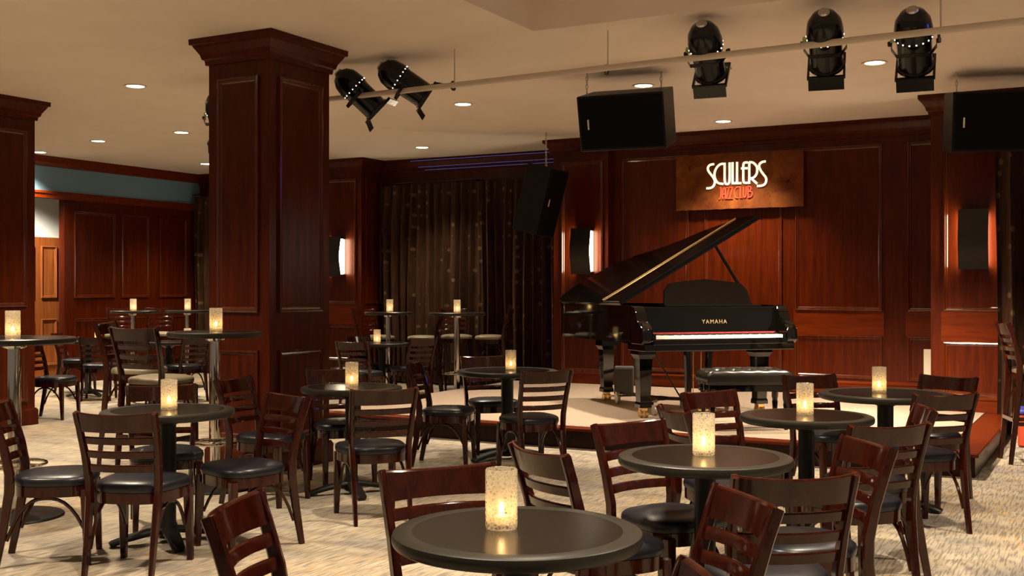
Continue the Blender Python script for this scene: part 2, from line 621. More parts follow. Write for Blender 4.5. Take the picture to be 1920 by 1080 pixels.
# ------------------------------------------------------------------ lights in the ceiling
def spot(name, loc, power, size, blend, color, rad, parent=None, aim=None, rot=None):
    d = bpy.data.lights.new(name, 'SPOT')
    d.energy = power
    d.spot_size = R(size)
    d.spot_blend = blend
    d.color = color
    d.shadow_soft_size = rad
    o = bpy.data.objects.new(name, d)
    o.location = loc
    if aim is not None:
        o.rotation_euler = (Vector(aim) - Vector(loc)).to_track_quat('-Z', 'Y').to_euler()
    if rot is not None:
        o.rotation_euler = rot
    return link(o, parent)


DL_P = 460
bm = bmesh.new()
lathe(bm, [(0.085, 0.0), (0.105, 0.0), (0.112, -0.004), (0.11, -0.008), (0.085, -0.006), (0.082, 0.0)], 28)
ring_me = finish(bm, 'trim_ring', True)
ring_me.materials.append(MATS['plastic_white'])
bm = bmesh.new()
lathe(bm, [(0.0, -0.003), (0.084, -0.003), (0.084, -0.001), (0.0, -0.001)], 28)
lens_me = finish(bm, 'lens', True)
lens_me.materials.append(MATS['lens_glow'])


def downlight(x, y, label, power=DL_P, z=CEIL):
    t = empty('recessed_downlight', (x, y, z - 0.001))
    tag(t, label, 'ceiling light', 'recessed downlights')
    for n, me in (('trim_ring', ring_me), ('lens', lens_me)):
        link(bpy.data.objects.new(n, me), t)
    spot('downlight_beam', (0, 0, -0.03), power, 104, 0.85, WARM, 0.08, t, rot=(0, 0, 0))


downlight(-8.41, 7.82, 'downlight nearest the big column, on its left')
downlight(-10.38, 10.40, 'downlight just left of the big column, lower of the two there')
downlight(-11.95, 10.47, 'downlight halfway between the two columns near the soffit')
downlight(-13.66, 10.92, 'downlight touching the left column, above the soffit moulding')
downlight(-12.64, 13.19, 'downlight half hidden behind the left edge of the big column', 320)
downlight(-6.16, 10.25, 'downlight below the hanger rod of the light pipe, left of the hanging speaker')
downlight(-8.53, 13.09, 'downlight in front of the drapes, left of the tilted wall speaker', 260)
downlight(-4.06, 10.15, 'downlight peeking over the top of the hanging speaker', 620)
downlight(-4.10, 12.75, 'downlight above the sign, nearest the stage wall', 560)
downlight(-1.88, 10.09, 'brightest downlight, between the two rightmost stage lamps', 620)
# lamps of the same rows that lie above the frame
for x, y in ((-8.4, 5.3), (-6.2, 5.0), (-8.4, 2.6), (-5.4, 2.4)):
    downlight(x, y, 'downlight outside the picture over the near tables', 420)
for x, y in ((-2.6, 5.4), (-0.6, 5.4), (1.6, 6.6), (-2.4, 2.8), (0.2, 2.8)):
    downlight(x, y, 'downlight outside the picture, up in the coffer', 560, KZ)


# ------------------------------------------------------------------ pipe with stage lamps
PZ = 3.10
rail = empty('lighting_pipe', (-3.4, 7.87, PZ))
tag(rail, 'long pale lighting pipe hung on rods below the ceiling', 'pipe')
bm = bmesh.new()
tube(bm, (-4.15, 0.10, 0), (4.3, -0.24, 0), 0.024, 12)
obj('pipe', bm, 'pipe_white', rail)
for x in (-3.2, -1.42, -0.04, 2.36):
    bm = bmesh.new()
    tube(bm, (x, -0.03 * x / 3, 0.02), (x, -0.03 * x / 3, 0.3), 0.006, 6)
    obj('hanger_rod', bm, 'pipe_white', rail)
    bm = bmesh.new()
    sweep(bm, [(x - 0.012, -0.03 * x / 3 + 0.032 * math.cos(a), 0.032 * math.sin(a)) for a in [2 * PI * i / 12 for i in range(12)]], rect(0.02, 0.008), (1, 0, 0), True)
    obj('clamp_ring', bm, 'iron_black', rail)


def par_can(px_x, label, aim, side=1, power=120, py=7.85, dz=0.02, glow=False, s=1.16):
    """stage lamp clamped to the pipe: rounded rear housing with vent holes, tapering barrel, frame, yoke, clamp"""
    o = Vector((px_x, py, PZ + dz))
    dirv = (Vector(aim) - o).normalized()
    q = dirv.to_track_quat('-Z', 'Y')
    t = bpy.data.objects.new('stage_lamp', None)
    t.location = o
    t.empty_display_size = 0.1
    link(t)
    tag(t, label, 'stage lamp', 'stage lamps on the pipe')
    piv = bpy.data.objects.new('pivot', None)
    rotm = q.to_euler()

    def pt(name, bm, material, par=t):
        ob = obj(name, bm, material, par, rot=rotm if par is t else (0, 0, 0))
        return ob
    k = 1.0 * s
    bm = bmesh.new()
    lathe(bm, [(0.0, 0.235 * k), (0.03 * k, 0.234 * k), (0.034 * k, 0.225 * k), (0.07 * k, 0.205 * k), (0.098 * k, 0.16 * k), (0.108 * k, 0.10 * k), (0.108 * k, 0.05 * k), (0.098 * k, 0.045 * k)], 26)
    hs = pt('rear_housing', bm, 'can_black')
    for i in range(18):
        a = 2 * PI * i / 18
        bm = bmesh.new()
        lathe(bm, [(0.0, 0.004), (0.0055, 0.003), (0.0055, -0.003), (0.0, -0.003)], 8)
        v = obj('vent_hole', bm, 'vent_glow', hs, loc=(0.108 * k * math.cos(a), 0.108 * k * math.sin(a), 0.062 * k))
        v.rotation_euler = Vector((math.cos(a), math.sin(a), 0)).to_track_quat('Z', 'Y').to_euler()
    bm = bmesh.new()
    lathe(bm, [(0.034 * k, 0.228 * k), (0.03 * k, 0.24 * k), (0.0, 0.242 * k)], 20)
    obj('rear_cap', bm, 'steel', hs)
    bm = bmesh.new()
    lathe(bm, [(0.102 * k, 0.05 * k), (0.098 * k, 0.02 * k), (0.096 * k, -0.15 * k), (0.106 * k, -0.155 * k), (0.106 * k, -0.17 * k), (0.09 * k, -0.17 * k), (0.088 * k, 0.0), (0.0, 0.0)], 26)
    br = pt('barrel', bm, 'can_black')
    bm = bmesh.new()
    for a in range(4):
        mm = Matrix.Rotation(a * PI / 2, 4, 'Z')
        box(bm, -0.11 * k, 0.11 * k, 0.098 * k, 0.112 * k, -0.185 * k, -0.165 * k, 0, mm)
    obj('gel_frame', bm, 'can_black', br)
    for a in (0, PI):
        bm = bmesh.new()
        mm = Matrix.Rotation(a, 4, 'Z') @ Matrix.Translation((0, 0.11 * k, -0.175 * k)) @ Matrix.Rotation(R(24), 4, 'X')
        box(bm, -0.105 * k, 0.105 * k, -0.003, 0.003, -0.075 * k, 0.0, 0, mm)
        obj('barn_door', bm, 'can_black', br)
    if glow:
        bm = bmesh.new()
        lathe(bm, [(0.0, -0.12 * k), (0.085 * k, -0.12 * k), (0.085 * k, -0.118 * k), (0.0, -0.118 * k)], 20)
        obj('lamp_lens', bm, 'par_glow', br)
    # yoke: a flat U round the barrel, holding it off the pipe
    bm = bmesh.new()
    pts = [(0.118 * k, 0, 0.02 * k), (0.122 * k, 0, 0.09 * k)] if False else [(0.12 * k * math.cos(a), 0, 0.02 * k + 0.0) for a in (0, PI)]
    sweep(bm, [(-0.122 * k, 0, 0.01), (-0.124 * k, -0.06, 0.01), (-0.09 * k, -0.125 * k, 0.01), (0.09 * k, -0.125 * k, 0.01), (0.124 * k, -0.06, 0.01), (0.122 * k, 0, 0.01)], rect(0.005, 0.03), (0, 0, 1))
    yk = pt('yoke', bm, 'can_black')
    for sx in (-1, 1):
        bm = bmesh.new()
        lathe(bm, [(0.0, 0.0), (0.016, 0.0), (0.02, 0.012), (0.016, 0.026), (0.0, 0.026)], 10, Matrix.Translation((sx * 0.124 * k, 0, 0.01)) @ Matrix.Rotation(sx * PI / 2, 4, 'Y'))
        obj('knob', bm, 'can_black', yk)
    bm = bmesh.new()
    sweep(bm, [(0.0, -0.03 + 0.045 * math.cos(a), 0.04 * math.sin(a) - dz) for a in [R(-60 + 30 * i) for i in range(9)]], rect(0.04, 0.012), (1, 0, 0))
    obj('clamp', bm, 'iron_black', t, loc=(0, 7.87 + 0.03 - 0.03 * (px_x + 3.4) - py, 0))
    bm = bmesh.new()
    box(bm, -0.13 * k, -0.10 * k, -0.015, 0.015, 0.03, 0.06)
    obj('cable_gland', bm, 'gel_green', yk)
    if power:
        d = spot('lamp_beam', o + dirv * 0.2, power, 46, 0.9, (1.0, 0.84, 0.62), 0.06, None, aim=aim)
        d.parent = t
        d.matrix_parent_inverse = Matrix.Translation(-o)
    return t


par_can(-2.66, 'stage lamp above the sign, leftmost of the three on the right', (-3.2, 12.2, -0.6), power=900, dz=0.05, py=7.90)
par_can(-1.80, 'stage lamp in the middle of the three on the right', (-2.6, 12.4, -0.6), power=900, dz=0.03, py=7.88)
par_can(-1.22, 'rightmost stage lamp, its lens rim glowing, next to a downlight', (-1.6, 12.0, -0.6), power=820, dz=-0.02, py=7.93, glow=True)
par_can(-5.36, 'stage lamp tilted to the right, nearest the hanger rod', (-3.8, 9.2, 1.9), power=150, dz=0.08, py=7.98)
par_can(-5.84, 'stage lamp tilted to the right, close beside the big column', (-4.3, 9.4, 1.2), power=150, dz=0.03, py=7.98, glow=True)
par_can(-6.62, 'stage lamp mostly hidden behind the right edge of the big column', (-5.6, 9.4, 0.4), power=60, dz=-0.06, py=8.02)
par_can(-7.50, 'stage lamp showing only its edge left of the big column', (-8.3, 9.6, 0.3), power=60, dz=-0.06, py=8.02)


# ------------------------------------------------------------------ dining chairs and bar stools
def chair_proto(name, seat_z, top_z, seat_mat, bar=False):
    t = empty(name)
    w = 0.205
    # seat cushion: rounded plan, domed top
    bm = bmesh.new()
    N = 36
    prof = [(0.90, -0.042), (0.985, -0.038), (1.0, -0.022), (0.985, -0.004), (0.93, 0.006), (0.72, 0.016), (0.35, 0.022), (0.0, 0.024)]

    def plan(a):
        ca, sa = math.cos(a), math.sin(a)
        e = 2 / 3.0
        x = 0.212 * math.copysign(abs(ca) ** e, ca)
        y = 0.205 * math.copysign(abs(sa) ** e, sa)
        return x * (1.0 + 0.10 * y / 0.205), y
    rings = []
    for r, z in prof:
        if r == 0:
            rings.append([bm.verts.new((0, 0, seat_z + z))])
        else:
            rings.append([bm.verts.new((plan(2 * PI * i / N)[0] * r, plan(2 * PI * i / N)[1] * r, seat_z + z)) for i in range(N)])
    for a, b in zip(rings, rings[1:]):
        for i in range(N):
            j = (i + 1) % N
            bm.faces.new((a[i], a[j], b[0]) if len(b) == 1 else (a[i], a[j], b[j], b[i]))
    bm.faces.new(rings[0][::-1])
    obj('seat', bm, seat_mat, t, angle=60)
    # apron under the cushion
    bm = bmesh.new()
    za, zb = seat_z - 0.095, seat_z - 0.041
    prism(bm, [(plan(2 * PI * i / N)[0] * 0.97, plan(2 * PI * i / N)[1] * 0.97) for i in range(N)], za, zb)
    obj('apron', bm, 'chair_wood', t)
    # front legs
    for s in (-1, 1):
        bm = bmesh.new()
        sweep(bm, [(s * 0.178, 0.165, seat_z - 0.06), (s * 0.180, 0.172, seat_z * 0.5), (s * 0.184, 0.182, 0.0)], rect(0.044, 0.044, 0.006), (0, 1, 0), scales=[1.0, 0.92, 0.68])
        obj('leg', bm, 'chair_wood', t)
    # rear legs run up into the back posts
    h = top_z
    for s in (-1, 1):
        bm = bmesh.new()
        pts = [(s * 0.172, -0.265, 0.0), (s * 0.172, -0.228, seat_z * 0.45), (s * 0.176, -0.200, seat_z * 0.85), (s * 0.181, -0.198, seat_z + 0.03), (s * 0.189, -0.222, seat_z + (h - seat_z) * 0.42), (s * 0.197, -0.262, seat_z + (h - seat_z) * 0.78), (s * 0.202, -0.292, h)]
        sweep(bm, pts, rect(0.028, 0.046, 0.006), (0, 1, 0), scales=[0.75, 0.95, 1.05, 1.05, 0.95, 0.85, 0.75])
        obj('leg', bm, 'chair_wood', t)

    def back_y(z):
        f = (z - seat_z) / (h - seat_z)
        return -0.198 - 0.094 * max(0.0, f) ** 1.3

    def bow(z0, z1, half, depth, th):
        bm = bmesh.new()
        n = 14
        rows = []
        for i in range(n + 1):
            x = -half + 2 * half * i / n
            k = 1 - (x / half) ** 2
            dip = depth * k
            row = []
            for (z, o) in ((z0, 0), (z0, th), (z1 - 0.007, th), (z1 - 0.002, th * 0.85), (z1, th * 0.55), (z1 - 0.001, th * 0.25), (z1 - 0.007, 0.0)):
                zz = z - (0.012 * k if z > z1 - 0.01 and (z1 - z0) > 0.06 else 0)
                row.append(bm.verts.new((x, back_y(zz) - dip + o, zz)))
            rows.append(row)
        for a, b in zip(rows, rows[1:]):
            for q in range(7):
                bm.faces.new((a[q], a[(q + 1) % 7], b[(q + 1) % 7], b[q]))
        bm.faces.new(rows[0][::-1])
        bm.faces.new(rows[-1])
        return bm
    obj('top_rail', bow(h - 0.098, h + 0.004, 0.210, 0.048, 0.022), 'chair_wood', t, angle=24)
    for zc in (0.135, 0.205, 0.275):
        z = h - 0.006 - zc
        obj('slat', bow(z - 0.019, z + 0.019, 0.19, 0.042, 0.016), 'chair_wood', t, angle=24)
    # bentwood braces at both sides
    for s in (-1, 1):
        bm = bmesh.new()
        zt = seat_z - 0.105
        pts = []
        for i in range(13):
            f = i / 12
            y = -0.215 + f * 0.37
            z = zt - 0.21 * (abs(2 * f - 1) ** 2.6) * (1.0 if f < 0.5 else 0.75)
            pts.append((s * 0.165, y, z))
        sweep(bm, pts, circ(0.0095, 6), (1, 0, 0))
        obj('brace', bm, 'chair_wood', t)
    if bar:
        for (p, q) in (((-0.18, 0.175, 0.30), (0.18, 0.175, 0.30)), ((-0.172, -0.24, 0.36), (0.172, -0.24, 0.36)), ((-0.178, -0.235, 0.33), (-0.178, 0.172, 0.33)), ((0.178, -0.235, 0.33), (0.178, 0.172, 0.33))):
            bm = bmesh.new()
            sweep(bm, [p, q], rect(0.022, 0.03), (0, 0, 1))
            obj('foot_rail', bm, 'chair_wood', t)
    return t


CHAIR = chair_proto('dining_chair', 0.452, 0.822, 'vinyl_black')
STOOL = chair_proto('bar_stool', 0.775, 1.15, 'vinyl_beige', True)
used = {}


def seat_at(proto, u, d, fu, fd, label, group, lag=0.285, cat='chair'):
    """stand a chair so that the middle of its top rail is at plan point (u, d) and it faces (fu, fd)"""
    o = proto if proto.name not in used else copy_tree(proto)
    used[proto.name] = 1
    n = math.hypot(fu, fd)
    p = pl(u + lag * fu / n, d + lag * fd / n)
    o.location = (p.x, p.y, 0.0)
    o.rotation_euler = (0, 0, pdir(fu, fd))
    tag(o, label, cat, group)
    return o


def dc(u, d, fu, fd, label):
    return seat_at(CHAIR, u, d, fu, fd, label, 'ladder-back dining chairs')


def bs(u, d, fu, fd, label):
    return seat_at(STOOL, u, d, fu, fd, label, 'ladder-back bar stools', cat='bar stool')


W_ = 'dark ladder-back chair '
# nearest table
dc(-0.247, 3.78, 0.25, -0.52, W_ + 'behind the nearest table, left of its candle')
dc(0.385, 2.30, -1.0, 0.0, W_ + 'at the bottom edge, only its rail tip showing')
dc(-0.775, 3.14, 0.995, -0.09, W_ + 'cut off by the bottom edge, left of the nearest table')
dc(0.675, 3.25, -0.97, -0.22, W_ + 'seen side-on right of the nearest table, closest to the camera')
# second table
dc(0.10, 4.22, 0.84, 0.45, W_ + 'just behind the nearest candle, its rail curving away')
dc(0.53, 5.08, 0.58, -0.81, W_ + 'left of the second nearest table, with black seat')
dc(0.915, 3.62, -0.12, 1.0, W_ + 'seen from behind in front of the second nearest table')
dc(1.395, 4.40, -0.98, -0.15, W_ + 'seen side-on right of the second nearest table')
# third table
dc(0.81, 5.63, 0.98, 0.2, W_ + 'mostly hidden behind the candle of the second nearest table')
dc(1.16, 6.60, 0.55, -0.83, W_ + 'in front of the piano bench, left of the third table')
dc(1.68, 4.98, -0.30, 0.95, W_ + 'seen from behind in front of the third table')
dc(2.10, 5.70, -0.98, 0.15, W_ + 'seen side-on right of the third table, long rear legs showing')
# table near the right end of the stage
dc(2.50, 6.45, -0.25, 0.97, W_ + 'at the far right, its back to us beside the stage corner')
dc(3.02, 7.75, -0.77, -0.64, W_ + 'with only its rail showing behind the rightmost table')
dc(2.08, 7.85, 0.3, -0.95, W_ + 'right of the piano bench, left of the rightmost table')
# left front table
dc(-1.93, 5.45, 0.12, 0.99, W_ + 'seen from behind in front of the left table')
dc(-2.68, 5.86, 0.96, 0.20, W_ + 'at the left edge of the photo, facing right')
dc(-1.28, 6.40, -0.72, -0.69, W_ + 'right of the left table, back seen edge-on')
dc(-2.20, 7.02, 0.26, -0.63, W_ + 'behind the left table, its rail just above the tabletop')
# table in the middle distance
dc(-0.77, 6.76, -0.38, 0.93, W_ + 'seen from behind in front of the table beside the big column')
dc(-1.36, 8.45, 0.43, -0.9, W_ + 'behind the table beside the big column')
dc(-1.89, 7.60, 0.9, -0.32, W_ + 'at the foot of the big column, facing right')
# table before the stage
dc(-0.26, 10.1, 0.3, -0.95, W_ + 'behind the table by the stage step, facing us')
dc(0.26, 8.30, -0.42, 0.9, W_ + 'seen from behind right of the table by the stage step')
dc(-0.80, 9.15, 1.0, -0.15, W_ + 'left of the table by the stage step, facing right')
# table behind, left of the stage
dc(-1.84, 12.9, 0.3, 0.95, W_ + 'seen from behind at the small far table right of the big column')
dc(-1.09, 13.8, -0.65, 0.70, W_ + 'glowing red in the light, right of the small far table')
dc(-2.02, 14.6, 0.75, -0.66, W_ + 'reddish, behind the small far table, left of its candle')
dc(-2.32, 13.55, 0.98, 0.2, W_ + 'almost hidden by the right edge of the big column')
# far left
dc(-6.30, 15.5, 0.97, 0.1, W_ + 'before the passage door at the far left, facing right')
dc(-5.28, 14.2, -0.2, 0.98, W_ + 'at the far left table, its back to us behind the stool')
dc(-3.98, 14.15, -0.7, 0.6, W_ + 'between the chrome pole and the beige stools, left of the big column')
dc(-4.62, 13.6, 0.1, 0.98, W_ + 'hidden behind the beige stools, only its seat showing')
dc(-5.33, 12.4, 0.95, -0.1, W_ + 'in the shadow right of the left column')

Bs = 'tall ladder-back bar stool '
bs(-2.70, 7.98, 0.38, 0.92, Bs + 'with beige seat, its back to us left of the big column')
bs(-3.36, 9.25, 1.0, -0.05, Bs + 'with beige seat, side-on behind the other beige stool')
bs(-5.83, 16.7, 0.3, -0.95, Bs + 'behind the far left bar table, nearer the passage')
bs(-5.32, 16.9, 0.35, -0.93, Bs + 'between the two far left bar tables')
bs(-2.08, 15.65, 0.7, -0.6, Bs + 'left of the farther bar table by the drapes')
bs(-0.94, 15.32, -1.0, 0.0, Bs + 'between the two bar tables by the drapes, facing left')
bs(-0.86, 16.0, 0.25, -0.95, Bs + 'behind the pole of the bar table by the drapes')
bs(-0.02, 15.5, -1.0, 0.1, Bs + 'right of the bar tables, against the drapes')
r_ = bs(4.15, 9.38, 1.0, -0.2, Bs + 'with beige seat at the right edge beside the stage')
r_.location = (-0.58, 10.16, 0)
r_.rotation_euler = (0, 0, R(-72))


# ------------------------------------------------------------------ tables
def dining_table(name='round_table'):
    t = empty(name)
    bm = bmesh.new()
    r = 0.3525
    lathe(bm, [(0.0, 0.706), (r - 0.055, 0.706), (r - 0.055, 0.7445), (0.0, 0.7445)], 64)
    obj('tabletop', bm, 'table_black', t)
    bm = bmesh.new()
    lathe(bm, [(r - 0.056, 0.745), (r - 0.012, 0.7455), (r - 0.003, 0.741), (r, 0.732), (r, 0.72), (r - 0.004, 0.711), (r - 0.014, 0.705), (r - 0.056, 0.705), (r - 0.056, 0.745)], 64)
    obj('edge_band', bm, 'table_edge', t)
    bm = bmesh.new()
    lathe(bm, [(0.0, 0.03), (0.05, 0.03), (0.05, 0.10), (0.043, 0.12), (0.043, 0.66), (0.06, 0.67), (0.10, 0.70), (0.10, 0.706), (0.0, 0.706)], 24)
    obj('pole', bm, 'iron_black', t)
    for k in range(4):
        bm = bmesh.new()
        a = k * PI / 2 + PI / 4
        ca, sa = math.cos(a), math.sin(a)
        sweep(bm, [(ca * q, sa * q, z) for q, z in ((0.02, 0.075), (0.10, 0.065), (0.20, 0.045), (0.285, 0.022), (0.30, 0.016))], rect(0.075, 0.03, 0.01), (0, 0, 1), scales=[1.1, 1.1, 1.0, 0.9, 0.7])
        obj('foot', bm, 'iron_black', t)
    return t


def bar_table(name='bar_table'):
    t = empty(name)
    r = 0.355
    bm = bmesh.new()
    lathe(bm, [(0.0, 1.083), (r - 0.05, 1.083), (r - 0.05, 1.1195), (0.0, 1.1195)], 56)
    obj('tabletop', bm, 'table_black', t)
    bm = bmesh.new()
    lathe(bm, [(r - 0.051, 1.12), (r - 0.01, 1.1205), (r - 0.002, 1.115), (r, 1.105), (r - 0.003, 1.09), (r - 0.014, 1.082), (r - 0.051, 1.082), (r - 0.051, 1.12)], 56)
    obj('edge_band', bm, 'table_edge', t)
    bm = bmesh.new()
    lathe(bm, [(0.0, 0.02), (0.055, 0.02), (0.055, 0.035), (0.038, 0.05), (0.038, 1.05), (0.07, 1.06), (0.075, 1.083), (0.0, 1.083)], 24)
    obj('pole', bm, 'chrome', t)
    bm = bmesh.new()
    lathe(bm, [(0.0, 0.0), (0.28, 0.0), (0.285, 0.006), (0.28, 0.014), (0.20, 0.022), (0.06, 0.034), (0.0, 0.036)], 48)
    obj('base_disc', bm, 'iron_black', t)
    bm = bmesh.new()
    n = 40
    sweep(bm, [(0.18 * math.cos(2 * PI * i / n), 0.18 * math.sin(2 * PI * i / n), 0.33) for i in range(n)], circ(0.011, 8), (0, 0, 1), True)
    for k in range(4):
        a = k * PI / 2 + 0.3
        tube(bm, (0.035 * math.cos(a), 0.035 * math.sin(a), 0.33), (0.18 * math.cos(a), 0.18 * math.sin(a), 0.33), 0.008, 8)
    lathe(bm, [(0.04, 0.31), (0.048, 0.31), (0.048, 0.35), (0.04, 0.35)], 20)
    obj('foot_ring', bm, 'chrome', t)
    return t


def candle():
    t = empty('candle_holder')
    bm = bmesh.new()
    ro, ri, hh = 0.0455, 0.0415, 0.168
    lathe(bm, [(0.0, 0.0), (ro - 0.003, 0.0), (ro, 0.004), (ro, hh - 0.003), (ro - 0.002, hh), (ri, hh - 0.002), (ri, 0.014), (0.0, 0.012)], 32)
    obj('glass', bm, 'crackle_glass', t, angle=50)
    bm = bmesh.new()
    lathe(bm, [(0.0, 0.013), (0.021, 0.013), (0.021, 0.034), (0.019, 0.036), (0.0, 0.034)], 18)
    obj('tealight', bm, 'wax', t)
    bm = bmesh.new()
    lathe(bm, [(0.0, 0.038), (0.006, 0.043), (0.008, 0.051), (0.006, 0.061), (0.0025, 0.071), (0.0, 0.075)], 10)
    obj('flame', bm, 'flame', t)
    return t


DT, BT, CN = dining_table(), bar_table(), candle()
cand_l = bpy.data.lights.new('candle_light', 'POINT')
cand_l.energy = 0.10
cand_l.color = (1.0, 0.70, 0.36)
cand_l.shadow_soft_size = 0.012


def place(proto, u, d, rz, label, cat, group, sc=1.0, z=0.0):
    o = proto if proto.name not in used else copy_tree(proto)
    used[proto.name] = 1
    p = pl(u, d)
    o.location = (p.x, p.y, z)
    o.rotation_euler = (0, 0, rz)
    o.scale = (sc, sc, 1)
    tag(o, label, cat, group)
    return o


def table(u, d, sc, label, clabel, cu, cd, rz=0.3, bar=False):
    place(BT if bar else DT, u, d, rz, label, 'bar table' if bar else 'table', 'tall bar tables' if bar else 'round dining tables', sc)
    c = place(CN, u + cu, d + cd, rz * 3 + u, clabel, 'candle', 'candles in crackled glass cylinders', z=1.1206 if bar else 0.7456)
    l = bpy.data.objects.new('candle_light', cand_l)
    l.location = (0, 0, 0.062)
    link(l, c)


CD = 'candle in crackled glass '
table(0.015, 3.15, 1.0, 'round black table with rounded edge nearest the camera', CD + 'on the nearest table, largest in view', -0.045, 0.02, 0.1)
table(0.785, 4.555, 1.0, 'round black table, second nearest, right of the nearest one', CD + 'on the second nearest table', 0.0, 0.03, 0.1)
table(1.585, 6.03, 1.0, 'round black table, third from the camera, before the piano bench', CD + 'on the third table, before the piano bench', 0.0, 0.03, 1.113)
table(2.44, 7.32, 1.2, 'wide round black table rightmost, near the stage corner', CD + 'on the rightmost table', -0.03, 0.03, 0.59)
table(-1.935, 6.30, 1.04, 'round black dining table at the front left', CD + 'on the front left dining table', 0.0, 0.02, 0.2)
table(-1.118, 7.80, 1.0, 'round black table right beside the big column', CD + 'on the table right of the big column', 0.0, 0.02, 0.1)
table(-0.04, 9.39, 1.2, 'wide round black table reflecting blue, by the stage step', CD + 'on the wide table by the stage step', 0.03, 0.0, 0.4)
table(-1.65, 14.2, 1.0, 'small far round table right of the big column, below the bar tables', CD + 'on the small far table, lowest of the far candles there', -0.06, 0.0, 0.59)
table(-5.68, 15.0, 1.0, 'far round dining table at the passage, mostly behind chairs', CD + 'hidden behind the far left chairs', 0.1, 0.1, 0.6)
table(-4.48, 14.6, 1.0, 'far round dining table hidden behind the beige stools', CD + 'low behind the bar table left of the big column', 0.25, 0.0, 0.3)
table(-3.11, 7.00, 1.03, 'tall chrome-poled bar table at the left edge', CD + 'on the bar table at the left edge', -0.01, 0.0, 0.0, True)
table(-2.12, 8.00, 0.94, 'tall chrome-poled bar table just left of the big column', CD + 'on the bar table overlapping the big column', 0.0, 0.02, 0.3, True)
table(-5.41, 16.0, 0.9, 'far left bar table before the panelled wall, nearer the passage', CD + 'on the far left bar table, left of the two', 0.0, 0.0, 0.2, True)
table(-4.72, 16.3, 0.9, 'far bar table before the panelled wall, nearer the big column', CD + 'on the far left bar table, right of the two', 0.0, 0.0, 0.5, True)
table(-1.657, 15.0, 0.9, 'far bar table by the drapes, left of the two', CD + 'on the left bar table by the drapes', 0.02, 0.0, 0.4, True)
table(-0.716, 14.6, 1.05, 'bar table by the drapes, right of the two', CD + 'on the right bar table by the drapes', 0.0, 0.0, 0.1, True)


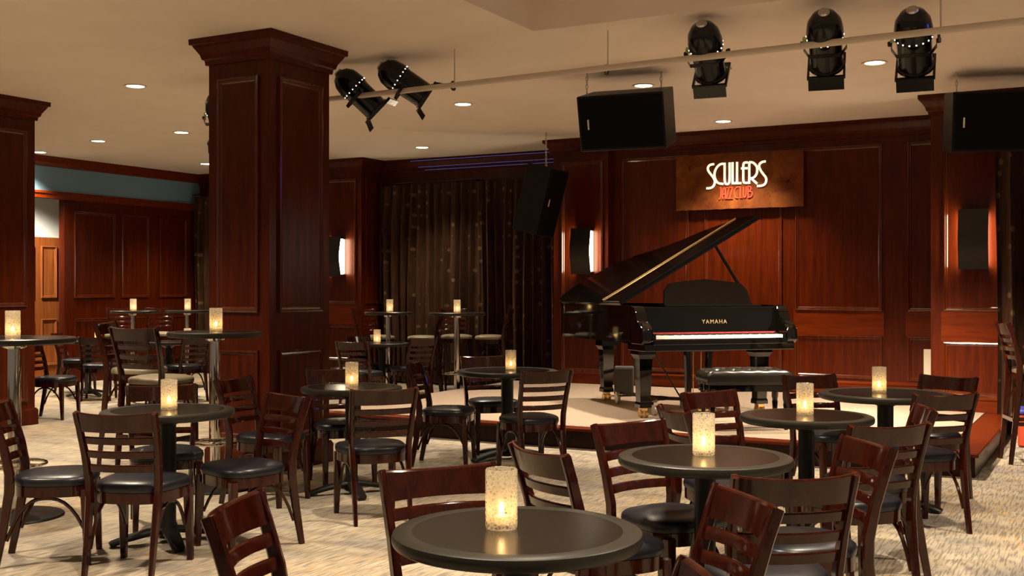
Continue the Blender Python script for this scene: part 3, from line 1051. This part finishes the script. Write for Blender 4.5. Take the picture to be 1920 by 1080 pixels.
# ------------------------------------------------------------------ grand piano
def make_piano():
    A = 28.5 + 18.0
    o = pl(1.198, 10.35)
    t = empty('grand_piano', (o.x, o.y, SZ), R(A))
    t.scale = (1.09, 1.09, 1.09)
    tag(t, 'glossy black grand piano with raised lid on the stage', 'piano')
    W, L = 1.50, 2.20
    zb, zt = 0.66, 0.99
    # outline from the front of the case round the bent side (x right, y away from the player)
    bent = [(W, 0.30), (W, 0.62), (1.485, 0.80), (1.43, 1.00), (1.33, 1.18), (1.20, 1.36), (1.08, 1.54), (0.99, 1.72), (0.92, 1.90), (0.83, 2.05), (0.68, 2.16), (0.48, L), (0.28, L - 0.01), (0.12, L - 0.07), (0.02, L - 0.2), (0.0, L - 0.35)]
    out = [(0.0, 0.30)] + bent

    def rim(path, th):
        bm = bmesh.new()
        ins = offset_path(path, -th)
        rows = [[bm.verts.new((x, y, z)) for x, y in p] for p, z in ((path, zb), (path, zt), (ins, zt), (ins, zb))]
        n = len(path)
        for q in range(4):
            a, b = rows[q], rows[(q + 1) % 4]
            for i in range(n - 1):
                bm.faces.new((a[i], a[i + 1], b[i + 1], b[i]))
        bm.faces.new([r[0] for r in rows])
        bm.faces.new([r[-1] for r in rows][::-1])
        return bm
    path = [(W, 0.22)] + bent[1:] + [(0.0, 0.22)]
    obj('rim', rim(path, 0.05), 'piano_black', t, angle=30)
    bm = bmesh.new()
    prism(bm, [(0.04, 0.30)] + [(min(max(x, 0.04), W - 0.04), min(y, L - 0.04)) for x, y in bent], 0.70, 0.80)
    obj('soundboard', bm, 'brass', t, smooth=False)
    # cheeks at both ends of the keyboard
    for x0 in (0.0, W - 0.10):
        bm = bmesh.new()
        prof = [(0.24, zb), (0.24, zt), (0.16, zt - 0.01), (0.12, zt - 0.06), (0.10, zt - 0.14), (0.03, zt - 0.17), (-0.02, zt - 0.20), (-0.03, zb + 0.03), (0.0, zb)]
        a = [bm.verts.new((x0, y, z)) for y, z in prof]
        b = [bm.verts.new((x0 + 0.10, y, z)) for y, z in prof]
        bm.faces.new(a)
        bm.faces.new(b[::-1])
        for i in range(len(prof)):
            j = (i + 1) % len(prof)
            bm.faces.new((a[i], b[i], b[j], a[j]))
        bmesh.ops.bevel(bm, geom=bm.edges[:], offset=0.006, segments=1, affect='EDGES')
        obj('cheek', bm, 'piano_black', t)
    obj('keybed', nbox(0.02, W - 0.02, -0.01, 0.34, 0.60, 0.665, 0.006), 'piano_black', t)
    obj('key_slip', nbox(0.10, W - 0.10, -0.025, -0.005, 0.655, 0.698, 0.004), 'piano_black', t)
    # fallboard, slanted
    bm = bmesh.new()
    box(bm, 0.10, W - 0.10, 0.0, 0.02, 0.0, 0.20, 0.004)
    fb = obj('fallboard', bm, 'piano_black', t, loc=(0, 0.155, 0.745), rot=(R(-8), 0, 0))
    cu = bpy.data.curves.new('maker_name', 'FONT')
    cu.body = 'YAMAHA'
    cu.size = 0.052
    cu.extrude = 0.0008
    cu.space_character = 1.25
    cu.align_x = 'CENTER'
    tmp = bpy.data.objects.new('tmp', cu)
    COL.objects.link(tmp)
    bpy.context.view_layer.update()
    me = bpy.data.meshes.new_from_object(tmp.evaluated_get(bpy.context.evaluated_depsgraph_get()))
    bpy.data.objects.remove(tmp)
    me.materials.clear()
    me.materials.append(MATS['gold_letter'])
    mo = bpy.data.objects.new('maker_lettering', me)
    mo.location = (0.78, -0.0015, 0.085)
    mo.rotation_euler = (R(90), 0, 0)
    link(mo, fb)
    obj('felt_strip', nbox(0.12, W - 0.12, 0.148, 0.156, 0.735, 0.755), 'felt_red', t, smooth=False)
    # keys
    k0, k1 = 0.135, W - 0.135
    kw = (k1 - k0) / 52
    bm = bmesh.new()
    for i in range(52):
        box(bm, k0 + i * kw + 0.0006, k0 + (i + 1) * kw - 0.0006, 0.0, 0.155, 0.705, 0.732)
    o_ = obj('white_keys', bm, 'ivory', t, smooth=False)
    o_['kind'] = 'stuff'
    bm = bmesh.new()
    for i in range(51):
        if (i % 7) in (0, 2, 3, 5, 6):
            xc = k0 + (i + 1) * kw
            box(bm, xc - 0.0055, xc + 0.0055, 0.055, 0.155, 0.73, 0.744)
    o_ = obj('black_keys', bm, 'lacquer_key', t, smooth=False)
    o_['kind'] = 'stuff'
    for x0 in (0.10, W - 0.135):
        obj('key_block', nbox(x0, x0 + 0.035, -0.005, 0.155, 0.66, 0.75, 0.004), 'piano_black', t)
    # top frame behind the fallboard, tuning plate and the music desk
    obj('pin_block', nbox(0.05, W - 0.05, 0.19, 0.40, 0.90, 0.975, 0.004), 'piano_black', t)
    bm = bmesh.new()
    dk = [(-0.44, 0.0), (0.44, 0.0), (0.42, 0.14), (0.37, 0.205), (0.25, 0.225), (0.0, 0.25), (-0.25, 0.225), (-0.37, 0.205), (-0.42, 0.14)]
    prism(bm, dk, -0.008, 0.008)
    md = obj('music_desk', bm, 'piano_black', t, loc=(0.84, 0.40, 0.985), rot=(R(72), 0, 0))
    obj('desk_tray', nbox(0.36, 1.32, 0.28, 0.46, 0.975, 0.992, 0.003), 'piano_black', t)
    # lid: hinged on the left long side, raised about 36 degrees; front flap folded back on top of it
    th = R(29.5)
    lid = empty('lid', (0.0, 0, zt + 0.005), 0, t)
    lid.rotation_euler = (0, -th, 0)
    lo = [(-0.012, 0.42)] + [(1.60, 0.42)] + [(x + 0.09 if x > 1.3 else x + 0.03 if x > 0.9 else x, y + 0.02) for x, y in bent[1:]] + [(-0.012, L - 0.33)]
    bm = bmesh.new()
    prism(bm, lo, 0.0, 0.022)
    obj('lid_board', bm, 'piano_black', lid, smooth=False)
    bm = bmesh.new()
    prism(bm, [(-0.005, 0.425), (1.59, 0.425), (1.59, 0.80), (-0.005, 0.80)], 0.0225, 0.042)
    bmesh.ops.bevel(bm, geom=bm.edges[:], offset=0.003, segments=1, affect='EDGES')
    obj('front_flap', bm, 'piano_black', lid, smooth=False)
    bm = bmesh.new()
    tube(bm, (0.0, 0.80, 0.044), (1.57, 0.80, 0.044), 0.008, 8)
    obj('piano_hinge', bm, 'brass', lid)
    # prop stick
    bm = bmesh.new()
    x1 = 1.12
    sweep(bm, [(1.40, 0.55, 0.93), (x1 * math.cos(th) + 0.03, 0.58, zt + x1 * math.sin(th))], rect(0.026, 0.016, 0.004), (0, 1, 0))
    obj('prop_stick', bm, 'piano_black', t)
    # legs with ferrules and casters
    for (x, y) in ((0.17, 0.34), (1.33, 0.34), (0.46, 1.86)):
        bm = bmesh.new()
        s0 = []
        for z, w in ((0.64, 0.085), (0.56, 0.085), (0.52, 0.062), (0.14, 0.048), (0.12, 0.056), (0.09, 0.056)):
            s0.append([bm.verts.new((x + a * w, y + b * w, z)) for a, b in ((-1, -1), (1, -1), (1, 1), (-1, 1))])
        for a, b in zip(s0, s0[1:]):
            for i in range(4):
                bm.faces.new((a[i], a[(i + 1) % 4], b[(i + 1) % 4], b[i]))
        bm.faces.new(s0[0])
        bm.faces.new(s0[-1][::-1])
        lg = obj('leg', bm, 'piano_black', t, smooth=False)
        bm = bmesh.new()
        box(bm, x - 0.03, x + 0.03, y - 0.035, y + 0.035, 0.06, 0.09, 0.004)
        for s in (-1, 1):
            lathe(bm, [(0.0, -0.012), (0.036, -0.012), (0.036, 0.012), (0.0, 0.012)], 18, Matrix.Translation((x + s * 0.024, y, 0.0365)) @ Matrix.Rotation(PI / 2, 4, 'Y'))
        obj('caster', bm, 'brass', lg)
    # pedal lyre
    ly = empty('pedal_lyre', (0.74, 0.40, 0), 0, t)
    obj('lyre_top', nbox(-0.22, 0.22, -0.10, 0.08, 0.575, 0.605, 0.004), 'piano_black', ly)
    for s in (-1, 1):
        bm = bmesh.new()
        sweep(bm, [(s * 0.11, 0, 0.58), (s * 0.10, 0, 0.40), (s * 0.10, 0, 0.13)], rect(0.05, 0.05, 0.006), (0, 1, 0))
        obj('lyre_post', bm, 'piano_black', ly)
        bm = bmesh.new()
        tube(bm, (s * 0.04, 0.02, 0.14), (s * 0.04, 0.02, 0.58), 0.005, 6)
        obj('pedal_rod', bm, 'brass', ly)
    obj('pedal_box', nbox(-0.15, 0.15, -0.05, 0.07, 0.06, 0.13, 0.006), 'piano_black', ly)
    for k in (-1, 0, 1):
        bm = bmesh.new()
        sweep(bm, [(k * 0.07, -0.04, 0.085), (k * 0.07, -0.13, 0.075), (k * 0.07, -0.17, 0.06)], rect(0.03, 0.012, 0.003), (0, 0, 1))
        obj('pedal', bm, 'brass', ly)
    bm = bmesh.new()
    tube(bm, (-0.12, 0.07, 0.12), (-0.30, 0.40, 0.62), 0.007, 6)
    obj('lyre_brace', bm, 'piano_black', ly)
    return t


PIANO = make_piano()

# wheeled dolly with arms under the piano
pm = pl(1.198, 10.35)
dl_ = empty('piano_dolly', (pm.x, pm.y, SZ), R(46.5))
dl_.scale = (1.03, 1.03, 1.03)
tag(dl_, 'wheeled metal dolly with arms under the grand piano', 'dolly')
hub = (0.62, 0.95)
obj('hub', lathe(bmesh.new(), [(0.0, 0.10), (0.09, 0.10), (0.09, 0.13), (0.0, 0.13)], 16, None, hub[0], hub[1]), 'iron_black', dl_)
for (x, y) in ((0.27, 0.45), (1.23, 0.45), (0.49, 1.72)):
    bm = bmesh.new()
    sweep(bm, [(hub[0], hub[1], 0.115), (x, y, 0.115)], rect(0.05, 0.03), (0, 0, 1))
    ar = obj('arm', bm, 'gunmetal', dl_)
    dx, dy = x - hub[0], y - hub[1]
    n = math.hypot(dx, dy)
    px, py = hub[0] + dx * 0.86, hub[1] + dy * 0.86
    ox, oy = -dy / n * 0.05, dx / n * 0.05
    bm = bmesh.new()
    lathe(bm, [(0.0, -0.014), (0.046, -0.014), (0.05, 0.0), (0.046, 0.014), (0.0, 0.014)], 20, Matrix.Translation((px + ox, py + oy, 0.051)) @ Matrix.Rotation(PI / 2, 4, 'Y'))
    obj('wheel', bm, 'steel', ar)
    obj('fork', nbox(px + ox - 0.02, px + ox + 0.02, py + oy - 0.02, py + oy + 0.02, 0.095, 0.125), 'steel', ar)

# bench: tufted black leather pad
b0 = pl(2.06, 9.93)
bn = empty('piano_bench', (b0.x, b0.y, SZ), R(46.5 - 12))
tag(bn, 'tufted black leather piano bench with turned wooden legs', 'bench')
bw, bd, bz = 0.38, 0.19, 0.50
bm = bmesh.new()
nx, ny = 40, 20
TUFT = [(-0.75 + 0.375 * i, s) for i in range(5) for s in (-0.45, 0.45)]
grid = []
for i in range(nx + 1):
    row = []
    for j in range(ny + 1):
        a, b = -1 + 2 * i / nx, -1 + 2 * j / ny
        e = max(abs(a) ** 8, abs(b) ** 6)
        z = bz + 0.045 - 0.05 * e
        for tx, ty in TUFT:
            dd = ((a - tx) * bw) ** 2 + ((b - ty) * bd) ** 2
            z -= 0.045 * math.exp(-dd / 0.0022)
        row.append(bm.verts.new((a * bw, b * bd, z)))
    grid.append(row)
for i in range(nx):
    for j in range(ny):
        bm.faces.new((grid[i][j], grid[i + 1][j], grid[i + 1][j + 1], grid[i][j + 1]))
rimv = [grid[i][0] for i in range(nx + 1)] + [grid[nx][j] for j in range(1, ny + 1)] + [grid[i][ny] for i in range(nx - 1, -1, -1)] + [grid[0][j] for j in range(ny - 1, 0, -1)]
prev = rimv
for zz, g in ((bz - 0.03, 1.03), (bz - 0.08, 1.03), (bz - 0.10, 0.99)):
    cur = [bm.verts.new((v.co.x / abs(1) * g, v.co.y * g, zz)) for v in rimv]
    for i in range(len(cur)):
        j = (i + 1) % len(cur)
        bm.faces.new((prev[i], cur[i], cur[j], prev[j]))
    prev = cur
bm.faces.new(prev)
cush = obj('cushion', bm, 'leather', bn, angle=60)
for tx, ty in TUFT:
    bm = bmesh.new()
    lathe(bm, [(0.0, 0.004), (0.007, 0.002), (0.009, -0.004), (0.0, -0.004)], 8)
    obj('button', bm, 'leather', cush, loc=(tx * bw, ty * bd, bz + 0.004))
obj('bench_frame', nbox(-bw + 0.01, bw - 0.01, -bd + 0.01, bd - 0.01, bz - 0.16, bz - 0.099, 0.004), 'piano_black', bn)
for sx in (-1, 1):
    bm = bmesh.new()
    lathe(bm, [(0.0, 0.0), (0.03, 0.0), (0.03, 0.03), (0.02, 0.035), (0.0, 0.035)], 14, Matrix.Translation((sx * (bw - 0.0), 0, bz - 0.13)) @ Matrix.Rotation(sx * PI / 2, 4, 'Y'))
    obj('height_knob', bm, 'piano_black', bn)
    for sy in (-1, 1):
        bm = bmesh.new()
        lathe(bm, [(0.0, 0.0), (0.016, 0.0), (0.02, 0.02), (0.018, 0.10), (0.026, 0.22), (0.022, 0.24), (0.03, 0.27), (0.03, 0.35), (0.0, 0.35)], 14, None, sx * (bw - 0.05), sy * (bd - 0.045))
        obj('leg', bm, 'piano_black', bn)

# grey floor monitor behind the piano
mp_ = pl(1.30, 13.0)
mon = empty('floor_monitor', (mp_.x, mp_.y, SZ), R(20))
tag(mon, 'small grey loudspeaker box on the stage floor behind the piano', 'speaker')
bm = bmesh.new()
box(bm, -0.11, 0.11, -0.09, 0.09, 0.02, 0.34, 0.01)
obj('cabinet', bm, 'monitor_grey', mon)
obj('grille', nbox(-0.095, 0.095, -0.096, -0.089, 0.05, 0.32, 0.003), 'monitor_grey', mon)
for x in (-0.08, 0.08):
    obj('foot', nbox(x - 0.015, x + 0.015, -0.07, 0.07, 0.0, 0.022), 'rubber', mon)


# ------------------------------------------------------------------ loudspeakers on chains
def chain(parent, p, q, n):
    p, q = Vector(p), Vector(q)
    for i in range(n):
        c = p.lerp(q, (i + 0.5) / n)
        hl = (q - p).length / n * 0.68
        bm = bmesh.new()
        pts = []
        for k in range(10):
            a = 2 * PI * k / 10
            x, z = 0.011 * math.cos(a), hl * math.sin(a)
            pts.append((x, 0, z) if i % 2 else (0, x, z))
        sweep(bm, pts, circ(0.0035, 5), (0, 1, 0) if i % 2 else (1, 0, 0), True)
        obj('chain_link', bm, 'steel', parent, loc=c)


def loudspeaker(u, d, z, w, h, dp, yaw, tilt, label, chains, roll=0.0):
    p = pl(u, d)
    t = empty('hanging_loudspeaker', (p.x, p.y, z), 0)
    t.rotation_euler = (0, 0, YAW + R(yaw))
    tag(t, label, 'speaker', 'loudspeakers hung on chains')
    mrot = Matrix.Rotation(R(roll), 4, 'Y') @ Matrix.Rotation(R(tilt), 4, 'X')
    bm = bmesh.new()
    # cabinet tapering to the rear, front face towards -y
    f = [(-w / 2, -dp / 2, -h / 2), (w / 2, -dp / 2, -h / 2), (w / 2, -dp / 2, h / 2), (-w / 2, -dp / 2, h / 2)]
    b = [(-w / 2 * 0.96, dp / 2, -h / 2), (w / 2 * 0.96, dp / 2, -h / 2), (w / 2 * 0.96, dp / 2, h / 2), (-w / 2 * 0.96, dp / 2, h / 2)]
    fv = [bm.verts.new(q) for q in f]
    bv = [bm.verts.new(q) for q in b]
    bm.faces.new(fv)
    bm.faces.new(bv[::-1])
    for i in range(4):
        j = (i + 1) % 4
        bm.faces.new((fv[j], fv[i], bv[i], bv[j]))
    bmesh.ops.bevel(bm, geom=bm.edges[:], offset=0.008, segments=1, affect='EDGES')
    bmesh.ops.transform(bm, matrix=mrot, verts=bm.verts[:])
    obj('cabinet', bm, 'speaker_black', t, smooth=False)
    bm = bmesh.new()
    box(bm, -w / 2 + 0.02, w / 2 - 0.02, -dp / 2 - 0.012, -dp / 2 + 0.001, -h / 2 + 0.02, h / 2 - 0.02, 0.004, mrot)
    obj('grille', bm, 'grille', t, smooth=False)
    bm = bmesh.new()
    bx_ = -w / 2 + 0.09
    box(bm, bx_, bx_ + 0.014, -dp / 2 - 0.016, -dp / 2 - 0.011, -0.05, 0.04, 0, mrot)
    obj('badge', bm, 'plastic_white', t, smooth=False)
    for (cx, cy) in chains:
        q = mrot @ Vector((cx, cy, h / 2))
        bm = bmesh.new()
        sweep(bm, [(q.x, q.y + 0.014 * math.cos(2 * PI * k / 10), q.z + 0.012 + 0.014 * math.sin(2 * PI * k / 10)) for k in range(10)], circ(0.004, 5), (1, 0, 0), True)
        obj('eye_bolt', bm, 'steel', t)
        top = CEIL - z
        chain(t, (q.x, q.y, q.z + 0.02), (q.x, q.y, top), max(3, int((top - q.z) / 0.04)))
    return t


loudspeaker(1.06, 10.25, 2.98, 0.80, 0.50, 0.46, -22, 15, 'large black loudspeaker hung on two chains over the stage', [(-0.34, -0.1), (0.30, 0.12)])
loudspeaker(4.46, 10.25, 2.96, 0.92, 0.54, 0.46, -9, 8, 'black loudspeaker cut off by the right edge of the photo', [(-0.40, -0.08), (0.35, -0.08)])
loudspeaker(0.36, 14.2, 2.55, 0.38, 0.86, 0.40, 52, 14, 'tall tilted black loudspeaker hanging before the drapes', [(-0.05, 0.0)], roll=4)


# ------------------------------------------------------------------ wall sconces
def sconce(x, yy, label, power=14):
    t = empty('wall_sconce', (x, yy, 1.92))
    tag(t, label, 'wall lamp', 'curved wall sconces')
    obj('back_plate', nbox(-0.12, 0.12, -0.012, -0.002, -0.28, 0.28), 'gunmetal', t, smooth=False)
    bm = bmesh.new()
    box(bm, -0.115, 0.115, -0.15, -0.012, -0.265, 0.265, 0.02)
    obj('diffuser', bm, 'sconce_glow', t)
    bm = bmesh.new()
    n = 16
    rows = []
    for i in range(n + 1):
        f = -1 + 2 * i / n
        z = 0.30 * f
        yo = -0.182 - 0.022 * math.cos(f * PI * 0.95)
        rows.append([bm.verts.new(q) for q in ((-0.14, yo, z), (0.14, yo, z), (0.14, yo + 0.012, z), (-0.14, yo + 0.012, z))])
    for a, b in zip(rows, rows[1:]):
        for q in range(4):
            bm.faces.new((a[q], a[(q + 1) % 4], b[(q + 1) % 4], b[q]))
    bm.faces.new(rows[0])
    bm.faces.new(rows[-1][::-1])
    obj('shield', bm, 'gunmetal', t)
    obj('bottom_cap', nbox(-0.12, 0.12, -0.155, -0.01, -0.285, -0.266, 0.003), 'gunmetal', t)
    obj('top_cap', nbox(-0.12, 0.12, -0.155, -0.01, 0.266, 0.285, 0.003), 'gunmetal', t)
    return t


sconce(-6.15, 13.35, 'dark curved sconce with lit edges on the pilaster left of the piano', 4)
sconce(-1.28, 12.10, 'dark curved sconce glowing on the pier at the right edge', 4)
sconce(-10.46, 13.75, 'dark curved sconce beside the big column, its right edge lit', 3)

# ------------------------------------------------------------------ club sign
sg = empty('club_sign', (-4.12, 13.40, 2.76))
tag(sg, 'weathered copper sign with cream and red lettering above the piano', 'sign')
bm = bmesh.new()
xs = [-0.80 + 1.6 * i / 40 for i in range(41)]
bot = [(x, -0.345 + random.uniform(-0.004, 0.004)) for x in xs]
top = [(x, 0.335 + random.uniform(-0.003, 0.003)) for x in xs[::-1]]
a = [bm.verts.new((x, 0.0, z)) for x, z in bot + top]
b = [bm.verts.new((x, 0.02, z)) for x, z in bot + top]
bm.faces.new(a)
bm.faces.new(b[::-1])
for i in range(len(a)):
    j = (i + 1) % len(a)
    bm.faces.new((a[i], b[i], b[j], a[j]))
obj('copper_panel', bm, 'copper_sheet', sg, smooth=False)
for x in (-0.6, 0.6):
    obj('stand_off', nbox(x - 0.02, x + 0.02, 0.02, 0.10, -0.2, 0.2), 'iron_black', sg, smooth=False)


def sgn(x, y):
    f = (x - 70) / 1755
    yt, yb = 180 - 75 * f, 880 - 25 * f
    return (-0.80 + 1.6 * f, 0.0, 0.335 - 0.68 * (y - yt) / (yb - yt))


def smooth_line(p, it=2):
    for _ in range(it):
        q = [p[0]]
        for a, b in zip(p, p[1:]):
            q += [(a[0] * 0.75 + b[0] * 0.25, a[1] * 0.75 + b[1] * 0.25), (a[0] * 0.25 + b[0] * 0.75, a[1] * 0.25 + b[1] * 0.75)]
        q.append(p[-1])
        p = q
    return p


def letter(name, strokes, w, dep, material, yoff):
    bm = bmesh.new()
    for s in strokes:
        curved = s[0] == 'c'
        p = smooth_line(s[1:], 2) if curved else s[1:]
        sweep(bm, [(q[0], yoff, q[2]) for q in (sgn(*k) for k in p)], rect(w, dep, min(w, dep) * 0.25), (0, -1, 0))
    obj(name, bm, material, sg, smooth=False)


BIG = {
    's': [('c', (618, 283), (570, 288), (536, 310), (526, 345), (545, 385), (585, 430), (620, 475), (632, 520), (612, 572), (570, 597), (510, 597))],
    'c': [('c', (748, 280), (700, 285), (650, 330), (624, 390), (622, 440), (640, 495), (675, 535), (748, 545))],
    'u': [('c', (766, 268), (766, 400), (766, 500), (775, 540), (800, 550), (826, 538), (835, 500), (835, 400), (835, 265))],
    'l': [('l', (876, 262), (876, 538)), ('l', (866, 538), (930, 538))],
    'l2': [('l', (938, 260), (938, 538)), ('l', (928, 538), (996, 538))],
    'e': [('c', (1084, 268), (1040, 268), (1024, 285), (1024, 400), (1024, 510), (1036, 536), (1084, 536)), ('l', (993, 345), (1082, 343))],
    'r': [('l', (1106, 262), (1106, 548)), ('c', (1106, 264), (1160, 268), (1210, 320), (1216, 370), (1205, 430), (1160, 474), (1108, 478)), ('l', (1132, 478), (1212, 548))],
    's2': [('c', (1328, 258), (1280, 264), (1246, 288), (1238, 322), (1256, 370), (1295, 425), (1330, 465), (1340, 505), (1322, 556), (1280, 578), (1212, 579))],
}
NM = {'s': 'letter_s', 'c': 'letter_c', 'u': 'letter_u', 'l': 'letter_l', 'l2': 'letter_l', 'e': 'letter_e', 'r': 'letter_r', 's2': 'letter_s'}
for k, v in BIG.items():
    letter(NM[k], v, 0.0265, 0.016, 'letter_cream', -0.012)
SMALL = {
    'letter_j': [('c', (700, 592), (716, 592), (714, 650), (712, 700), (704, 735), (684, 742))],
    'letter_a': [('c', (736, 738), (736, 680), (738, 630), (752, 596), (768, 596), (776, 625), (776, 738)), ('l', (736, 680), (776, 678))],
    'letter_z': [('l', (788, 594), (826, 592), (790, 737), (830, 737))],
    'letter_z_': [('l', (836, 592), (872, 590), (838, 736), (878, 736))],
    'letter_c': [('c', (950, 590), (920, 594), (900, 635), (900, 690), (918, 728), (952, 730))],
    'letter_l': [('l', (966, 588), (982, 588), (982, 728), (1012, 728))],
    'letter_u': [('c', (1026, 584), (1026, 650), (1026, 705), (1044, 730), (1062, 705), (1066, 650), (1066, 580))],
    'letter_b': [('l', (1090, 576), (1090, 726)), ('c', (1090, 578), (1122, 582), (1132, 612), (1118, 642), (1090, 648)), ('c', (1090, 648), (1138, 650), (1150, 682), (1136, 718), (1090, 726))],
}
for k, v in SMALL.items():
    letter(k.rstrip('_'), v, 0.0115, 0.012, 'letter_red', -0.010)

# pale cover plate on the stage wall beside the pier
wpz = empty('cover_plate', (-1.90, 13.49, 0.0))
tag(wpz, 'pale rectangular cover plate low on the stage wall beside the right pier', 'wall plate')
obj('plate', nbox(-0.07, 0.10, -0.02, 0.0, 0.42, 0.74, 0.004), 'plastic_white', wpz)
for z in (0.46, 0.70):
    bm = bmesh.new()
    lathe(bm, [(0.0, 0.003), (0.006, 0.002), (0.006, 0.0), (0.0, 0.0)], 8, Matrix.Translation((0.015, -0.02, z)) @ Matrix.Rotation(PI / 2, 4, 'X'))
    obj('screw', bm, 'steel', wpz)


# ------------------------------------------------------------------ drapes
def drape(x0, x1, yy, z0, z1, label, folds, amp=0.085, rod=True):
    t = empty('window_drape', (x0, yy, 0))
    tag(t, label, 'curtain', 'patterned drapes')
    w = x1 - x0
    n = int(folds * 12)
    zs = [z0, z0 + 0.4, z0 + 1.0, (z0 + z1) / 2, z1 - 0.6, z1 - 0.12, z1]
    rnd = random.Random(int(abs(x0) * 100))
    ph = [rnd.uniform(-0.5, 0.5) for _ in range(int(folds) + 3)]
    bm = bmesh.new()
    rows = []
    for side in (0, 1):
        for z in zs:
            row = []
            for i in range(n + 1):
                f = i / n
                k = int(f * folds)
                a = f * folds * 2 * PI
                am = amp * (0.8 + 0.35 * ph[k]) * (0.55 + 0.45 * min(1.0, (z1 - z) / 0.8))
                y = am * math.sin(a) + 0.25 * am * math.sin(2.3 * a + ph[k]) + 0.01 * math.sin(z * 2.1 + f * 9)
                row.append(bm.verts.new((f * w + 0.012 * math.sin(z * 1.7 + k), y + side * 0.006, z)))
            rows.append(row)
    m_ = len(zs)
    for off in (0, m_):
        for a, b in zip(rows[off:off + m_ - 1], rows[off + 1:off + m_]):
            for i in range(n):
                bm.faces.new((a[i], a[i + 1], b[i + 1], b[i]))
    obj('fabric', bm, 'drape', t, angle=80)
    if rod:
        bm = bmesh.new()
        tube(bm, (-0.05, 0, z1 + 0.035), (w + 0.05, 0, z1 + 0.035), 0.012, 10)
        rd = obj('curtain_rod', bm, 'gunmetal', t)
        for k in range(int(folds) + 1):
            bm = bmesh.new()
            x = k / folds * w
            sweep(bm, [(x, 0.02 * math.cos(2 * PI * q / 12), z1 + 0.025 + 0.026 * math.sin(2 * PI * q / 12)) for q in range(12)], circ(0.003, 5), (1, 0, 0), True)
            obj('curtain_ring', bm, 'gunmetal', rd)
        for x in (0.05, w / 2, w - 0.05):
            obj('rod_bracket', nbox(x - 0.012, x + 0.012, 0.0, 0.16, z1 + 0.025, z1 + 0.045), 'gunmetal', rd, smooth=False)
    return t


drape(-9.95, -6.66, 14.12, 0.03, 3.0, 'dark brown dotted drapes hanging in the alcove left of the stage', 22)
drape(-13.9, -11.0, 14.24, 0.03, 3.0, 'dark drape strip visible at the left edge of the big column', 18)
drape(-1.06, 0.6, 11.86, 0.20, 2.95, 'brown dotted drape at the right edge of the photo beyond the pier', 9, 0.085)

# red bin beside the right stool
bn2 = empty('storage_bin', (-0.62, 11.2, 0), 0)
tag(bn2, 'red plastic bin with blue-lit lid under the stool at the right edge', 'bin')
obj('bin_body', nbox(-0.19, 0.19, -0.18, 0.18, 0.0, 0.30, 0.02), 'crate_red', bn2)
obj('bin_lid', nbox(-0.205, 0.205, -0.195, 0.195, 0.30, 0.34, 0.012), 'crate_blue_lit', bn2)  # blue light falling on the lid is put into its colour

# blue reflections on the crown, unseen blue spots added at right, and the passage lamp
glint = empty('crown_glint', (-9.8, 14.3, 3.2))  # added glowing lines that imitate blue light reflected by the crown moulding
tag(glint, 'thin blue-violet reflection drawn along the crown above the alcove drapes', 'drawn reflection')
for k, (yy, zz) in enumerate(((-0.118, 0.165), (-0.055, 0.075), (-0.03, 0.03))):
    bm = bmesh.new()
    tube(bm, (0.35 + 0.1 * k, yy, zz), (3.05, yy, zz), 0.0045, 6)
    obj('glint_line', bm, 'blue_glint', glint)
spot('blue_pool', (0.4, 10.6, 3.2), 90, 24, 0.4, (0.2, 0.25, 1.0), 0.05, None, aim=(-0.25, 9.9, 0.0))  # unseen spot without fixture, added for a blue pool on the floor
spot('blue_sidelight', (1.4, 8.6, 3.1), 22, 70, 0.7, (0.10, 0.14, 1.0), 0.18, None, aim=(-4.0, 6.5, 0.6))  # unseen spot without fixture, added for blue glints on the furniture
spot('passage_lamp', (-14.4, 10.7, 3.3), 950, 62, 0.8, (1.0, 0.88, 0.72), 0.1, None, aim=(-15.2, 12.45, 0.9))
